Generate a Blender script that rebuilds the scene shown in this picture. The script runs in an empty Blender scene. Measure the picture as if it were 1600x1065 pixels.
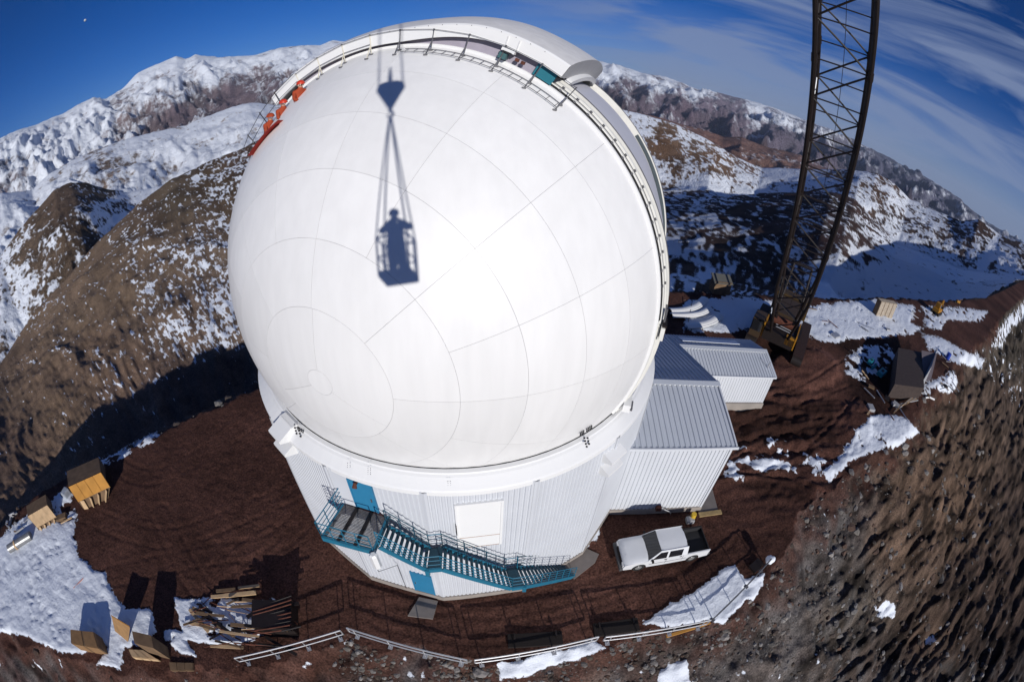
import bpy, bmesh, math, random
import numpy as np
from mathutils import Vector, Matrix
random.seed(7); np.random.seed(7)
R=math.radians
S=bpy.context.scene
COL=S.collection
H=21.9                                   # height of the photographer's eye above the plateau
# ------------------------------------------------------------------ camera: 16 mm full-frame fisheye
PITCH,ROLL,F=0.5988,0.0537,717.76
def axes():
    f=np.array([0,math.cos(PITCH),-math.sin(PITCH)]);u=np.array([0,math.sin(PITCH),math.cos(PITCH)]);x=np.array([1.,0,0])
    return math.cos(ROLL)*x+math.sin(ROLL)*u,-math.sin(ROLL)*x+math.cos(ROLL)*u,f
AX,AU,AF=axes()
cd=bpy.data.cameras.new('camera');cam=bpy.data.objects.new('camera',cd);COL.objects.link(cam);S.camera=cam
cd.type='PANO';cd.panorama_type='FISHEYE_EQUISOLID';cd.sensor_width=36;cd.sensor_fit='HORIZONTAL'
cd.fisheye_lens=F/1600*36;cd.fisheye_fov=R(200);cd.clip_start=.02;cd.clip_end=200000
M=Matrix.Identity(4)
for i in range(3): M[i][0]=AX[i];M[i][1]=AU[i];M[i][2]=-AF[i]
M[2][3]=H
cam.matrix_world=M
# ------------------------------------------------------------------ sun and sky
def ray(px,py):
    dx=px-800.;dy=-(py-532.5);rr=math.hypot(dx,dy)+1e-9;th=2*math.asin(min(1,rr/(2*F)));s=math.sin(th)/rr
    return dx*s*AX+dy*s*AU+math.cos(th)*AF
SUN=ray(616,343)                          # the way the light travels (through the photographer's own shadow)
sd_=bpy.data.lights.new('sun','SUN');sun=bpy.data.objects.new('sun',sd_);COL.objects.link(sun)
sd_.energy=4.0;sd_.angle=R(.53);sd_.color=(1,.965,.92)
sun.rotation_euler=Vector(SUN).to_track_quat('-Z','Y').to_euler();sun.location=(20,-60,80)
W=bpy.data.worlds.new('World');S.world=W;W.use_nodes=True
nt=W.node_tree;nt.nodes.clear();N=nt.nodes;L=nt.links
def wn(t,**k):
    n=N.new(t)
    for a,v in k.items(): setattr(n,a,v)
    return n
sky=wn('ShaderNodeTexSky');sky.sky_type='NISHITA';sky.sun_disc=False
sky.sun_elevation=math.asin(-SUN[2]);sky.sun_rotation=math.atan2(-SUN[0],-SUN[1])
sky.altitude=2700;sky.air_density=1.;sky.dust_density=.2;sky.ozone_density=3.
hs=wn('ShaderNodeHueSaturation');hs.inputs['Saturation'].default_value=1.12;hs.inputs['Value'].default_value=1.0
tint=wn('ShaderNodeMixRGB',blend_type='MULTIPLY');tint.inputs['Fac'].default_value=1;tint.inputs['Color2'].default_value=(.50,.74,1.30,1)
L.new(sky.outputs[0],tint.inputs['Color1']);L.new(tint.outputs[0],hs.inputs['Color'])
tc=wn('ShaderNodeTexCoord');mp=wn('ShaderNodeMapping');mp.inputs['Scale'].default_value=(1.5,1.5,11);mp.inputs['Rotation'].default_value=(R(4),R(-9),R(20))
L.new(tc.outputs['Generated'],mp.inputs['Vector'])
n1=wn('ShaderNodeTexNoise');n1.inputs['Scale'].default_value=1.0;n1.inputs['Detail'].default_value=9;n1.inputs['Roughness'].default_value=.55;n1.inputs['Distortion'].default_value=.7
L.new(mp.outputs[0],n1.inputs['Vector'])
cr=wn('ShaderNodeMapRange');cr.inputs['From Min'].default_value=.43;cr.inputs['From Max'].default_value=.60;L.new(n1.outputs['Fac'],cr.inputs['Value'])
sx=wn('ShaderNodeSeparateXYZ');L.new(tc.outputs['Generated'],sx.inputs[0])
ms=wn('ShaderNodeMapRange');ms.inputs['From Min'].default_value=-.28;ms.inputs['From Max'].default_value=.30;L.new(sx.outputs['X'],ms.inputs['Value'])
mu=wn('ShaderNodeMath',operation='MULTIPLY');L.new(cr.outputs[0],mu.inputs[0]);L.new(ms.outputs[0],mu.inputs[1])
# a low veil close to the horizon on the right
hz=wn('ShaderNodeMapRange');hz.inputs['From Min'].default_value=.20;hz.inputs['From Max'].default_value=-.01;L.new(sx.outputs['Z'],hz.inputs['Value'])
hz2=wn('ShaderNodeMath',operation='MULTIPLY');L.new(hz.outputs[0],hz2.inputs[0]);L.new(ms.outputs[0],hz2.inputs[1])
hz3=wn('ShaderNodeMath',operation='MULTIPLY');L.new(hz2.outputs[0],hz3.inputs[0]);hz3.inputs[1].default_value=.9
mx_=wn('ShaderNodeMath',operation='MAXIMUM');L.new(mu.outputs[0],mx_.inputs[0]);L.new(hz3.outputs[0],mx_.inputs[1])
mu2=wn('ShaderNodeMath',operation='MULTIPLY');L.new(mx_.outputs[0],mu2.inputs[0]);mu2.inputs[1].default_value=.8
mixc=wn('ShaderNodeMixRGB');mixc.inputs['Color2'].default_value=(4.3,5.6,9.0,1)
L.new(mu2.outputs[0],mixc.inputs['Fac']);L.new(hs.outputs[0],mixc.inputs['Color1'])
bg=wn('ShaderNodeBackground');bg.inputs['Strength'].default_value=.047;L.new(mixc.outputs[0],bg.inputs['Color'])
wo=wn('ShaderNodeOutputWorld');L.new(bg.outputs[0],wo.inputs['Surface'])
S.view_settings.view_transform='Standard';S.view_settings.look='None';S.view_settings.gamma=1;S.view_settings.use_curve_mapping=False
S.view_settings.exposure=0
S.cycles.max_bounces=5;S.cycles.diffuse_bounces=2

# ------------------------------------------------------------------ helpers
Z=np.array([0,0,1.])
def atz(px,py,z=0.): d=ray(px,py);return d*((z-H)/d[2])+[0,0,H]
def atx(px,py,x): d=ray(px,py);return d*(x/d[0])+[0,0,H]
def atd(px,py,dist): return ray(px,py)*dist+[0,0,H]
def azel(px,py): d=ray(px,py);return math.degrees(math.atan2(d[0],d[1])),math.degrees(math.asin(d[2]))
def proj(P):
    q=P-np.array([0,0,H]);n=np.linalg.norm(q,axis=-1);n[n==0]=1;q=q/n[...,None]
    a=q@AX;b=q@AU;c=q@AF;th=np.arccos(np.clip(c,-1,1));h=np.hypot(a,b)+1e-12;r=2*F*np.sin(th/2)
    return 800+r*a/h,532.5-r*b/h
_m={}
def mat(name,col,rough=.6,metal=0.,var=.08,scale=3.,bump=0.,bscale=20.,spec=.4):
    if name in _m: return _m[name]
    m=bpy.data.materials.new(name);m.use_nodes=True;t=m.node_tree;b=t.nodes['Principled BSDF'];_m[name]=m
    b.inputs['Roughness'].default_value=rough;b.inputs['Metallic'].default_value=metal;b.inputs['Specular IOR Level'].default_value=spec
    tc=t.nodes.new('ShaderNodeTexCoord');no=t.nodes.new('ShaderNodeTexNoise');no.inputs['Scale'].default_value=scale;no.inputs['Detail'].default_value=6
    t.links.new(tc.outputs['Object'],no.inputs['Vector'])
    r=t.nodes.new('ShaderNodeValToRGB');r.color_ramp.elements[0].position=.25;r.color_ramp.elements[1].position=.75
    r.color_ramp.elements[0].color=tuple(c*(1-var) for c in col)+(1,);r.color_ramp.elements[1].color=tuple(min(1,c*(1+var)) for c in col)+(1,)
    t.links.new(no.outputs['Fac'],r.inputs['Fac']);t.links.new(r.outputs['Color'],b.inputs['Base Color'])
    if bump:
        n2=t.nodes.new('ShaderNodeTexNoise');n2.inputs['Scale'].default_value=bscale;n2.inputs['Detail'].default_value=5;t.links.new(tc.outputs['Object'],n2.inputs['Vector'])
        bp=t.nodes.new('ShaderNodeBump');bp.inputs['Strength'].default_value=bump;bp.inputs['Distance'].default_value=.02
        t.links.new(n2.outputs['Fac'],bp.inputs['Height']);t.links.new(bp.outputs[0],b.inputs['Normal'])
    return m
white=mat('dome_white_paint',(.80,.80,.79),.42,var=.025,scale=.35,bump=.05,bscale=.8)
rail_w=mat('girder_white',(.74,.73,.68),.5,var=.07,scale=2)
cream=mat('girder_cream',(.66,.62,.50),.55,var=.1,scale=2)
lav=mat('shutter_grey',(.52,.52,.57),.5,var=.04,scale=.5)
darkg=mat('dark_gap',(.02,.02,.022),.8)
seam=mat('seam_lining',(.60,.59,.58),.8)
clad=mat('white_cladding',(.60,.62,.655),.45,var=.05,scale=.6,bump=.05,bscale=2)
roofm=mat('roof_sheet',(.50,.53,.58),.42,var=.05,scale=.5)
conc=mat('concrete',(.30,.265,.235),.85,var=.15,scale=1.2,bump=.3)
blue=mat('blue_steel_paint',(.018,.15,.24),.45,var=.1)
bluedoor=mat('blue_door',(.03,.20,.36),.45,var=.05)
bluedark=mat('blue_tread',(.015,.05,.075),.6)
grate=mat('grating',(.16,.15,.15),.7,var=.3,scale=6)
wood=mat('plywood',(.50,.235,.045),.75,var=.2,scale=1.5,bump=.2)
wood2=mat('pale_wood',(.50,.34,.19),.8,var=.22,scale=2,bump=.2)
woodd=mat('weathered_wood',(.16,.10,.055),.85,var=.3,scale=2,bump=.2)
galv=mat('galvanised_steel',(.52,.52,.53),.38,.55,var=.12)
black=mat('black_steel',(.013,.008,.007),.6,var=.3)
rust=mat('rusty_steel',(.11,.035,.02),.8,var=.4,scale=4)
yel=mat('crane_yellow',(.36,.165,.012),.5,var=.2,scale=2)
carw=mat('white_car_paint',(.72,.73,.74),.25,var=.02,spec=.6)
rubber=mat('tyre_rubber',(.02,.02,.02),.85)
glassd=mat('window_glass',(.015,.015,.018),.08,spec=.8,var=.1)
chrome=mat('chrome',(.6,.6,.6),.2,.9)
orange=mat('orange_overalls',(.33,.05,.016),.8,var=.25,scale=5)
red=mat('red_helmet',(.55,.045,.02),.4)
skinm=mat('skin',(.42,.24,.17),.6)
navy=mat('dark_clothing',(.03,.035,.05),.85)
teal=mat('teal_plastic',(.02,.24,.28),.5)
greyp=mat('grey_panel',(.33,.33,.34),.6,var=.15)
railgrey=mat('railing_steel',(.13,.13,.14),.5,.3,var=.2)
bluerail=mat('dark_blue_rail',(.02,.075,.11),.5)
shedroof=mat('shed_roof',(.05,.035,.03),.8,var=.3)

dpan=mat('dome_panel_paint',(.80,.795,.785),.42,var=.02,scale=.35,bump=.05,bscale=.8)
t_=dpan.node_tree;oi=t_.nodes.new('ShaderNodeObjectInfo');mr_=t_.nodes.new('ShaderNodeMapRange');mr_.inputs['To Min'].default_value=.955;mr_.inputs['To Max'].default_value=1.01
t_.links.new(oi.outputs['Random'],mr_.inputs['Value']);vs_=t_.nodes.new('ShaderNodeVectorMath');vs_.operation='SCALE';b_=t_.nodes['Principled BSDF'];src_=b_.inputs['Base Color'].links[0].from_socket
st_=t_.nodes.new('ShaderNodeTexNoise');st_.inputs['Scale'].default_value=1.;mp_=t_.nodes.new('ShaderNodeMapping');mp_.inputs['Scale'].default_value=(3,3,.35);tc_=t_.nodes.new('ShaderNodeTexCoord');t_.links.new(tc_.outputs['Object'],mp_.inputs['Vector']);t_.links.new(mp_.outputs[0],st_.inputs['Vector']);st_.inputs['Detail'].default_value=6
m2_=t_.nodes.new('ShaderNodeMapRange');m2_.inputs['From Min'].default_value=.3;m2_.inputs['From Max'].default_value=.7;m2_.inputs['To Min'].default_value=.965;m2_.inputs['To Max'].default_value=1.02;t_.links.new(st_.outputs['Fac'],m2_.inputs['Value'])
mm_=t_.nodes.new('ShaderNodeMath');mm_.operation='MULTIPLY';t_.links.new(mr_.outputs[0],mm_.inputs[0]);t_.links.new(m2_.outputs[0],mm_.inputs[1])
t_.links.new(src_,vs_.inputs[0]);t_.links.new(mm_.outputs[0],vs_.inputs['Scale']);t_.links.new(vs_.outputs[0],b_.inputs['Base Color'])

class MB:
    def __init__(s): s.v=[];s.f=[]
    def quad(s,a,b,c,d):
        n=len(s.v);s.v+=[tuple(a),tuple(b),tuple(c),tuple(d)];s.f.append((n,n+1,n+2,n+3));return s
    def poly(s,pts,thick,nrm):
        n=len(s.v);k=len(pts);nrm=np.array(nrm,float)
        s.v+=[tuple(p) for p in pts]+[tuple(np.array(p)-nrm*thick) for p in pts]
        s.f.append(tuple(range(n,n+k)));s.f.append(tuple(range(n+2*k-1,n+k-1,-1)))
        for i in range(k):
            j=(i+1)%k;s.f.append((n+j,n+i,n+k+i,n+k+j))
        return s
    def box(s,c,size,ux=(1,0,0),uy=(0,1,0),uz=(0,0,1)):
        c=np.array(c,float);X=np.array(ux)*size[0]/2;Y=np.array(uy)*size[1]/2;Zz=np.array(uz)*size[2]/2;n=len(s.v)
        for k in (-1,1):
            for j in (-1,1):
                for i in (-1,1): s.v.append(tuple(c+i*X+j*Y+k*Zz))
        for f in ((0,2,3,1),(4,5,7,6),(0,1,5,4),(2,6,7,3),(0,4,6,2),(1,3,7,5)): s.f.append(tuple(n+q for q in f))
        return s
    def bar(s,a,b,w,h=None,up=Z):
        a=np.array(a,float);b=np.array(b,float);d=b-a;l=np.linalg.norm(d);d/=l;x=np.cross(d,up)
        if np.linalg.norm(x)<1e-3: x=np.cross(d,[1,0,0])
        x/=np.linalg.norm(x);return s.box((a+b)/2,(l,w,h or w),d,x,np.cross(d,x))
    def tube(s,pts,r,k=8,closed=False,cap=True):
        pts=[np.array(p,float) for p in pts];n0=len(s.v);m=len(pts);rs=r if hasattr(r,'__len__') else [r]*m
        up=None
        for i,p in enumerate(pts):
            d=pts[min(i+1,m-1)]-pts[max(i-1,0)] if not closed else pts[(i+1)%m]-pts[i-1]
            d/=np.linalg.norm(d)+1e-12
            if up is None:
                up=np.cross(d,Z if abs(d[2])<.95 else np.array([1.,0,0]))
            x=up-d*(up@d);x/=np.linalg.norm(x);up=x;y=np.cross(d,x)
            for j in range(k):
                t=2*math.pi*j/k;s.v.append(tuple(p+rs[i]*(math.cos(t)*x+math.sin(t)*y)))
        for i in range(m if closed else m-1):
            for j in range(k):
                a=n0+i*k+j;b=n0+i*k+(j+1)%k;c=n0+((i+1)%m)*k+(j+1)%k;d_=n0+((i+1)%m)*k+j;s.f.append((a,d_,c,b))
        if cap and not closed: s.f.append(tuple(n0+j for j in range(k)));s.f.append(tuple(n0+(m-1)*k+j for j in reversed(range(k))))
        return s
    def grid(s,P):                                   # P[i][j] points
        n=len(s.v);a=len(P);b=len(P[0])
        for r in P: s.v+=[tuple(p) for p in r]
        for i in range(a-1):
            for j in range(b-1): s.f.append((n+i*b+j,n+i*b+j+1,n+(i+1)*b+j+1,n+(i+1)*b+j))
        return s
    def mesh(s,name,m,smooth=False,bevel=0):
        me=bpy.data.meshes.new(name);me.from_pydata(s.v,[],s.f)
        bm=bmesh.new();bm.from_mesh(me);bmesh.ops.recalc_face_normals(bm,faces=bm.faces)
        if bevel: bmesh.ops.bevel(bm,geom=bm.edges,offset=bevel,segments=2,affect='EDGES',profile=.6)
        bm.to_mesh(me);bm.free()
        for q in (m if isinstance(m,(list,tuple)) else [m]): me.materials.append(q)
        if smooth: me.shade_smooth() if hasattr(me,'shade_smooth') else None
        return me
    def build(s,name,m,parent=None,smooth=False,bevel=0,**k):
        return link(name,s.mesh(name,m,smooth,bevel),parent,**k)
def link(name,me,parent=None,loc=None,label=None,cat=None,group=None,kind=None):
    o=bpy.data.objects.new(name,me);COL.objects.link(o)
    if parent is not None: o.parent=parent
    if parent is not None and loc is None: o.matrix_parent_inverse=(Matrix.Translation(parent.location)@parent.rotation_euler.to_matrix().to_4x4()).inverted() if parent.get('_world') else Matrix.Identity(4)
    if loc is not None: o.location=loc
    tag(o,label,cat,group,kind);return o
def tag(o,label=None,cat=None,group=None,kind=None):
    for k,v in (('label',label),('category',cat),('group',group),('kind',kind)):
        if v: o[k]=v
def thing(name,label,cat,loc=(0,0,0),rz=0,group=None,world=False):
    """Empty at the thing's base; world=True: its parts are written in world coordinates."""
    o=bpy.data.objects.new(name,None);COL.objects.link(o);o.location=tuple(loc);o.rotation_euler=(0,0,rz);tag(o,label,cat,group)
    o.empty_display_size=.5
    if world:o['_world']=1
    return o
def kids(o): return [c for c in bpy.data.objects if c.parent==o]
def copy_tree(o,parent=None):
    c=o.copy();COL.objects.link(c);c.parent=parent
    for ch in kids(o): copy_tree(ch,c)
    return c

# ------------------------------------------------------------------ noise
def _hash(ix,iy,seed):
    h=(ix.astype(np.int64)*374761393+iy.astype(np.int64)*668265263+seed*1442695041)&0xffffffff
    h=((h^(h>>13))*1274126177)&0xffffffff;h^=h>>16
    return h
def noise(x,y,seed=0):
    ix=np.floor(x);iy=np.floor(y);fx=x-ix;fy=y-iy;u=fx*fx*fx*(fx*(fx*6-15)+10);v=fy*fy*fy*(fy*(fy*6-15)+10)
    def g(dx,dy):
        a=_hash(ix+dx,iy+dy,seed).astype(np.float64)*(2*math.pi/4294967296.)
        return np.cos(a)*(fx-dx)+np.sin(a)*(fy-dy)
    a=g(0,0);b=g(1,0);c=g(0,1);d=g(1,1)
    return (a+(b-a)*u+(c-a)*v+(a-b-c+d)*u*v)*1.5
def sstep(a,b,x): t=np.clip((x-a)/(b-a),0,1);return t*t*(3-2*t)
def inpoly(x,y,P):
    r=np.zeros(x.shape,bool);n=len(P)
    for i in range(n):
        x1,y1=P[i];x2,y2=P[(i+1)%n]
        if y1==y2: continue
        c=((y1>y)!=(y2>y))&(x<(x2-x1)*(y-y1)/(y2-y1)+x1);r^=c
    return r
def polydist(x,y,P,closed=True):
    d=np.full(x.shape,1e9);n=len(P)
    for i in range(n if closed else n-1):
        x1,y1=P[i];x2,y2=P[(i+1)%n];ex,ey=x2-x1,y2-y1;l=ex*ex+ey*ey+1e-9
        t=np.clip(((x-x1)*ex+(y-y1)*ey)/l,0,1);d=np.minimum(d,(x-x1-t*ex)**2+(y-y1-t*ey)**2)
    return np.sqrt(d)

# ------------------------------------------------------------------ terrain
back_px=[(-60,850),(0,830),(60,772),(130,738),(180,712),(240,682),(330,640),(410,607)]
back=[tuple(atz(*p)[:2]) for p in back_px]+[(-14,36),(-4,44),(8,44)]+[tuple(atz(*p)[:2]) for p in [(1060,457),(1160,462),(1250,466),(1320,468),(1400,466),(1480,470),(1540,466),(1600,437),(1640,432)]]
edge_px=[(1660,447),(1600,463),(1570,490),(1545,525),(1500,560),(1478,598),(1440,622),(1425,660),(1380,700),(1310,755),(1275,790),(1240,835),(1212,885),(1165,940),(1115,975),(1040,985),(940,1000),(850,1019),(735,1042),(640,1022),(535,997),(455,1024),(365,1044),(300,1052),(190,1048),(110,1022),(50,1002),(0,990),(-60,985)]
edge=[tuple(atz(*p)[:2]) for p in edge_px]
plateau=back+edge
eaz=[];eD=[]
for q in back: eaz.append(math.degrees(math.atan2(q[0],q[1])));eD.append(math.hypot(*q))
o_=np.argsort(eaz);eaz=np.array(eaz)[o_];eD=np.array(eD)[o_]
def crest(pts,D):
    a=[azel(*p) for p in pts];o=np.argsort([q[0] for q in a]);A=np.array([a[i][0] for i in o]);E_=np.array([a[i][1] for i in o])
    return A,E_
L1l=crest([(-60,640),(0,565),(20,540),(60,480),(130,400),(192,338),(216,314),(250,294),(270,277),(338,250),(370,232),(419,203),(460,190)],0)
L1r=crest([(1040,318),(1100,310),(1200,303),(1300,299),(1335,312),(1362,345),(1400,388),(1500,425),(1600,430),(1650,436)],0)
L2l=crest([(-60,440),(0,400),(30,358),(61,324),(84,297),(111,284),(135,284),(165,292),(200,300),(260,290),(330,262),(420,222)],0)
L2r=crest([(900,150),(970,170),(1010,180),(1060,195),(1100,215),(1150,245),(1190,262),(1262,265),(1335,265),(1370,270),(1395,285),(1420,310),(1450,325),(1500,345),(1530,342),(1560,365),(1600,380),(1650,410)],0)
L3l=crest([(-60,345),(0,301),(50,297),(78,270),(128,243),(190,220),(290,196),(324,182),(388,160),(432,165),(520,150)],0)
L3r=crest([(900,160),(1000,175),(1070,196),(1100,203),(1130,214),(1160,214),(1200,230),(1250,243),(1300,268),(1400,300),(1500,348),(1600,392),(1650,420)],0)
L4l=crest([(-60,250),(0,215),(20,206),(55,195),(100,178),(130,160),(147,150),(165,153),(195,135),(215,115),(240,103),(275,88),(290,90),(305,84),(340,90),(375,86),(400,84),(430,76),(470,69),(500,71),(520,63),(545,67),(620,72)],0)
L4r=crest([(860,92),(925,95),(960,100),(1000,112),(1040,118),(1080,135),(1120,145),(1180,160),(1250,185),(1330,218),(1370,238),(1400,253),(1450,280),(1500,312),(1540,345),(1570,364),(1600,382),(1650,415)],0)
def layer(az,l,r,Dl,Dr):
    w=sstep(-15,12,az);el=np.interp(az,*l)*(1-w)+np.interp(az,*r)*w
    D=np.exp(np.log(Dl)*(1-w)+np.log(Dr)*w);return D,H+D*np.tan(np.radians(el))
T_snow=[]
def build_terrain():
    az=np.concatenate([np.arange(-180,-114,6.),np.arange(-114,-80,.3),np.arange(-80,76,.2),np.arange(76,110,.3),np.arange(112,181,6.)]);az[-1]=180.
    Ds=[2.5]
    while Ds[-1]<60000:
        d=Ds[-1];Ds.append(d+min(.0035*(d*d+H*H)/H,.0135*d))
    Ds=np.array(Ds);nA,nD=len(az),len(Ds)
    A,D=np.meshgrid(az,Ds,indexing='ij')
    x=D*np.sin(np.radians(A));y=D*np.cos(np.radians(A))
    # profile behind the plateau, column by column
    De=np.interp(az,eaz,eD)
    wr=sstep(-15,12,az)
    D1,z1=layer(az,L1l,L1r,170.,430.);D1=np.maximum(D1,De+60);z1=np.where(wr>.5,H+D1*np.tan(np.radians(np.interp(az,*L1r))),z1)
    D2,z2=layer(az,L2l,L2r,620.,950.)
    D3,z3=layer(az,L3l,L3r,2300.,4300.)
    D4,z4=layer(az,L4l,L4r,11000.,19000.)
    Dv0=De+np.where(wr>.5,55,14);zv0=np.where(wr>.5,-21.,-10.)
    zv0=np.where(wr>.5,np.maximum(zv0,z1*.5),zv0)
    fl=(1-wr)
    v1=(D1*1.35,np.minimum(z1,z2)-18-fl*30);v2=(D2*1.5,np.minimum(z2,z3)-90-fl*60);v3=(D3*1.5,np.minimum(z3,z4)-350)
    # gentle crowns just after each crest
    zb=np.empty_like(D)
    for i in range(nA):
        Dx=[0,De[i],Dv0[i],D1[i],v1[0][i],D2[i],v2[0][i],D3[i],v3[0][i],D4[i],D4[i]*1.25,60000]
        Zx=[0,0,zv0[i],z1[i],v1[1][i],z2[i],v2[1][i],z3[i],v3[1][i],z4[i],z4[i]-500,-1800]
        Dx=np.maximum.accumulate(np.array(Dx)+np.arange(12)*.01)
        zb[i]=np.interp(D[i],Dx,Zx)
    jn=(D<120)*1.;xj=x+jn*(.9*noise(x/2.6,y/2.6,301)+.4*noise(x/.8,y/.8,302));yj=y+jn*(.9*noise(x/2.6,y/2.6,303)+.4*noise(x/.8,y/.8,304))
    inside=inpoly(xj.ravel(),yj.ravel(),plateau).reshape(x.shape)
    near=D<700
    dist=np.full(D.shape,600.);dist[near]=polydist(xj[near],yj[near],plateau)
    sd=np.where(inside,-dist,dist)
    s=np.maximum(sd,0);bank=-(.62*np.minimum(s,16)+.36*np.maximum(s-16,0));bank=np.maximum(bank,-900)
    wedge=np.minimum(1,np.maximum(0,(D-De[:,None])/3.))*((A>-112)&(A<66.8))
    z=np.where(inside,0,bank*(1-wedge)+zb*wedge)
    # relief
    amp_w=np.where(inside,0,np.clip(s/2.5,0,1))
    rel=np.zeros_like(z);rock=np.zeros_like(z)
    back_=wedge>.5
    for k,(lam,seed) in enumerate([(.9,1),(2.3,2),(6,3),(16,4),(45,5)]):
        w=sstep(.0035,.009,lam/D)*(1-sstep(.35,.9,lam/D)*(lam>2.5))
        m=w>.001;n=np.zeros_like(z)
        if m.any(): n[m]=noise(x[m]/lam+seed*7.3,y[m]/lam-seed*3.1,seed)
        am=.055*lam if lam<3 else (.05*lam if lam<20 else .03*lam)
        rel+=n*w*am*np.where(back_|(lam<3),1,.8)
    Ar=np.radians(A);sgn=A<0
    Lz=np.zeros(z.shape,int)                         # which layer
    Lz[D>=v1[0][:,None]*.9]=1;Lz[D>=v2[0][:,None]*.9]=2;Lz[D>=v3[0][:,None]*.95]=3
    Dref=np.choose(Lz,[np.where(sgn,150.,260.),np.where(sgn,620.,900.),np.where(sgn,2300.,4300.),np.where(sgn,11000.,19000.)])
    Dc=np.choose(Lz,[np.broadcast_to(q[:,None],z.shape) for q in (D1,D2,D3,D4)])
    keep=.22+.78*sstep(.0,.28,np.abs(np.log(D/Dc)))
    for L_ in (0,1,2,3):
        m=back_&(Lz==L_)
        if not m.any(): continue
        U=Ar[m]*Dref[m];Vv=D[m];R_=Dref[m];tot=np.zeros(U.shape);rk=np.zeros(U.shape)
        wx=.5*noise(U/(.16*R_),Vv/(.3*R_),200+L_)
        for c,am,sd2 in ((.22,.009,1),(.11,.0065,2),(.055,.0044,3),(.028,.0030,4),(.014,.0018,5),(.008,.0009,6)):
            rz_=1-np.abs(noise(U/(c*R_)+wx+sd2*5.1,Vv/(c*R_*1.7)+wx*.6,210+L_*7+sd2))*2.2      # sharp crests, rounded gullies
            tot+=rz_*am*R_;rk+=rz_*(am/.009)**.5
        sc_=(np.where(sgn[m],.42,.2),np.where(sgn[m],.45,.24),.8,1.4)[L_]
        rel[m]+=(tot-.010*R_)*sc_*keep[m];rock[m]=rk/2.6-.45
    rel*=amp_w
    # gullies running down the right-hand bank
    t=(x*.55+y*.83);g=noise(t/2.2,(x*.83-y*.55)/14,31)+.6*noise(t/.8,(x*.83-y*.55)/5,32)
    t=x*.93+y*.33;q_=x*.33-y*.93;wq=noise(x/7,y/7,35)
    g=(.42-np.abs(noise(q_/4.2+.5*wq,t/24,31)))*1.9+(.42-np.abs(noise(q_/1.7+.7*wq,t/9,32)))*.9+.34*noise(q_/.75+wq,t/3.5,33)+.14*noise(q_/.3,t/.9,34)
    rel+=np.where(back_,0,g*.95*np.clip(s/6,0,1)*sstep(12,30,x))
    z=z+rel
    # plateau surface: soft undulation, tyre tracks
    pl=inside&(D<330)
    u=np.zeros_like(z)
    xx,yy=x[pl],y[pl]
    u[pl]=.05*noise(xx/3.1,yy/3.1,41)+.02*noise(xx/.7,yy/.7,42)+.012*noise(xx/.28,yy/.28,43)+.10*noise(xx/11,yy/11,44)
    # churned mud beside the annex
    px,py=proj(np.stack([x,y,z],-1))
    ruts=[[(150,700),(230,745),(330,700),(420,640)],[(130,800),(250,840),(380,800),(470,760)],[(170,900),(300,870),(420,850),(480,800)],[(330,905),(370,870),(420,835)],[(250,800),(300,900),(330,935)],
      [(700,975),(820,950),(930,925),(1040,880),(1130,840)],[(600,960),(760,985),(900,960),(980,935)],[(1130,700),(1200,660),(1290,640),(1360,640)],[(1140,720),(1220,680),(1310,650)],[(1120,745),(1190,735),(1270,690),(1340,620)],[(1130,557),(1200,549),(1262,546)],[(1130,566),(1200,560),(1262,558)],[(1150,740),(1230,745),(1290,770)],[(1200,620),(1260,600),(1320,560)],[(1220,640),(1280,620),(1330,600)]]
    for k,rt in enumerate(ruts):
        P=[tuple(atz(*q)[:2]) for q in rt]
        if len(P)>=3:
            Q=[];
            for i in range(len(P)-1):
                p0=np.array(P[max(i-1,0)]);p1=np.array(P[i]);p2=np.array(P[i+1]);p3=np.array(P[min(i+2,len(P)-1)])
                for t_ in np.linspace(0,1,7)[:-1]: Q.append(tuple(.5*((2*p1)+(-p0+p2)*t_+(2*p0-5*p1+4*p2-p3)*t_**2+(-p0+3*p1-3*p2+p3)*t_**3)))
            Q.append(P[-1]);P=Q
        x0=min(q[0] for q in P)-2;x1=max(q[0] for q in P)+2;y0=min(q[1] for q in P)-2;y1=max(q[1] for q in P)+2
        m=pl&(x>x0)&(x<x1)&(y>y0)&(y<y1)
        d=polydist(x[m],y[m],P,False)
        for off in ((0,) if k in (10,11) else (.0,)):
            g_=np.abs(d-.75) if k<8 else d
            wob=.5+.5*np.clip(.5+noise(x[m]/1.3,y[m]/1.3,50+k),0,1)
            dep=(.032 if k<7 else .12)*wob
            u[m]+=-dep*np.exp(-(g_/.16)**2)+.5*dep*np.exp(-((g_-.3)/.12)**2)
    churn=pl&(x>10)&(y>11)&(y<34)&(x<36)
    w=np.exp(-((x[churn]-21)/8)**2-((y[churn]-22)/8)**2)
    u[churn]+=w*(.42*noise(x[churn]/2.6+noise(x[churn]/4,y[churn]/4,63),y[churn]/1.0,61)+.12*noise(x[churn]/.6,y[churn]/.45,62))
    # snow cover and colours
    def npoly(P,f,soft=0): snowp.append((P,f,soft))
    snowp=[]
    npoly([(0,838),(25,818),(60,800),(95,815),(120,812),(118,850),(124,872),(140,880),(150,896),(165,893),(180,930),(195,950),(237,952),(243,985),(228,1002),(196,1012),(187,1044),(150,1036),(170,1010),(160,1008),(135,1020),(100,1021),(62,1003),(30,990),(-80,980),(-80,838)],1.)
    npoly([(272,932),(300,936),(350,934),(400,938),(434,938),(440,960),(400,1000),(340,1008),(300,1000),(290,1000),(312,1028),(286,1022),(258,1000),(256,985),(266,984),(285,986),(278,960)],.86)
    npoly([(773,1032),(800,1031),(860,1018),(930,1001),(946,1012),(918,1022),(870,1040),(806,1058),(780,1062)],1.)
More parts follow.
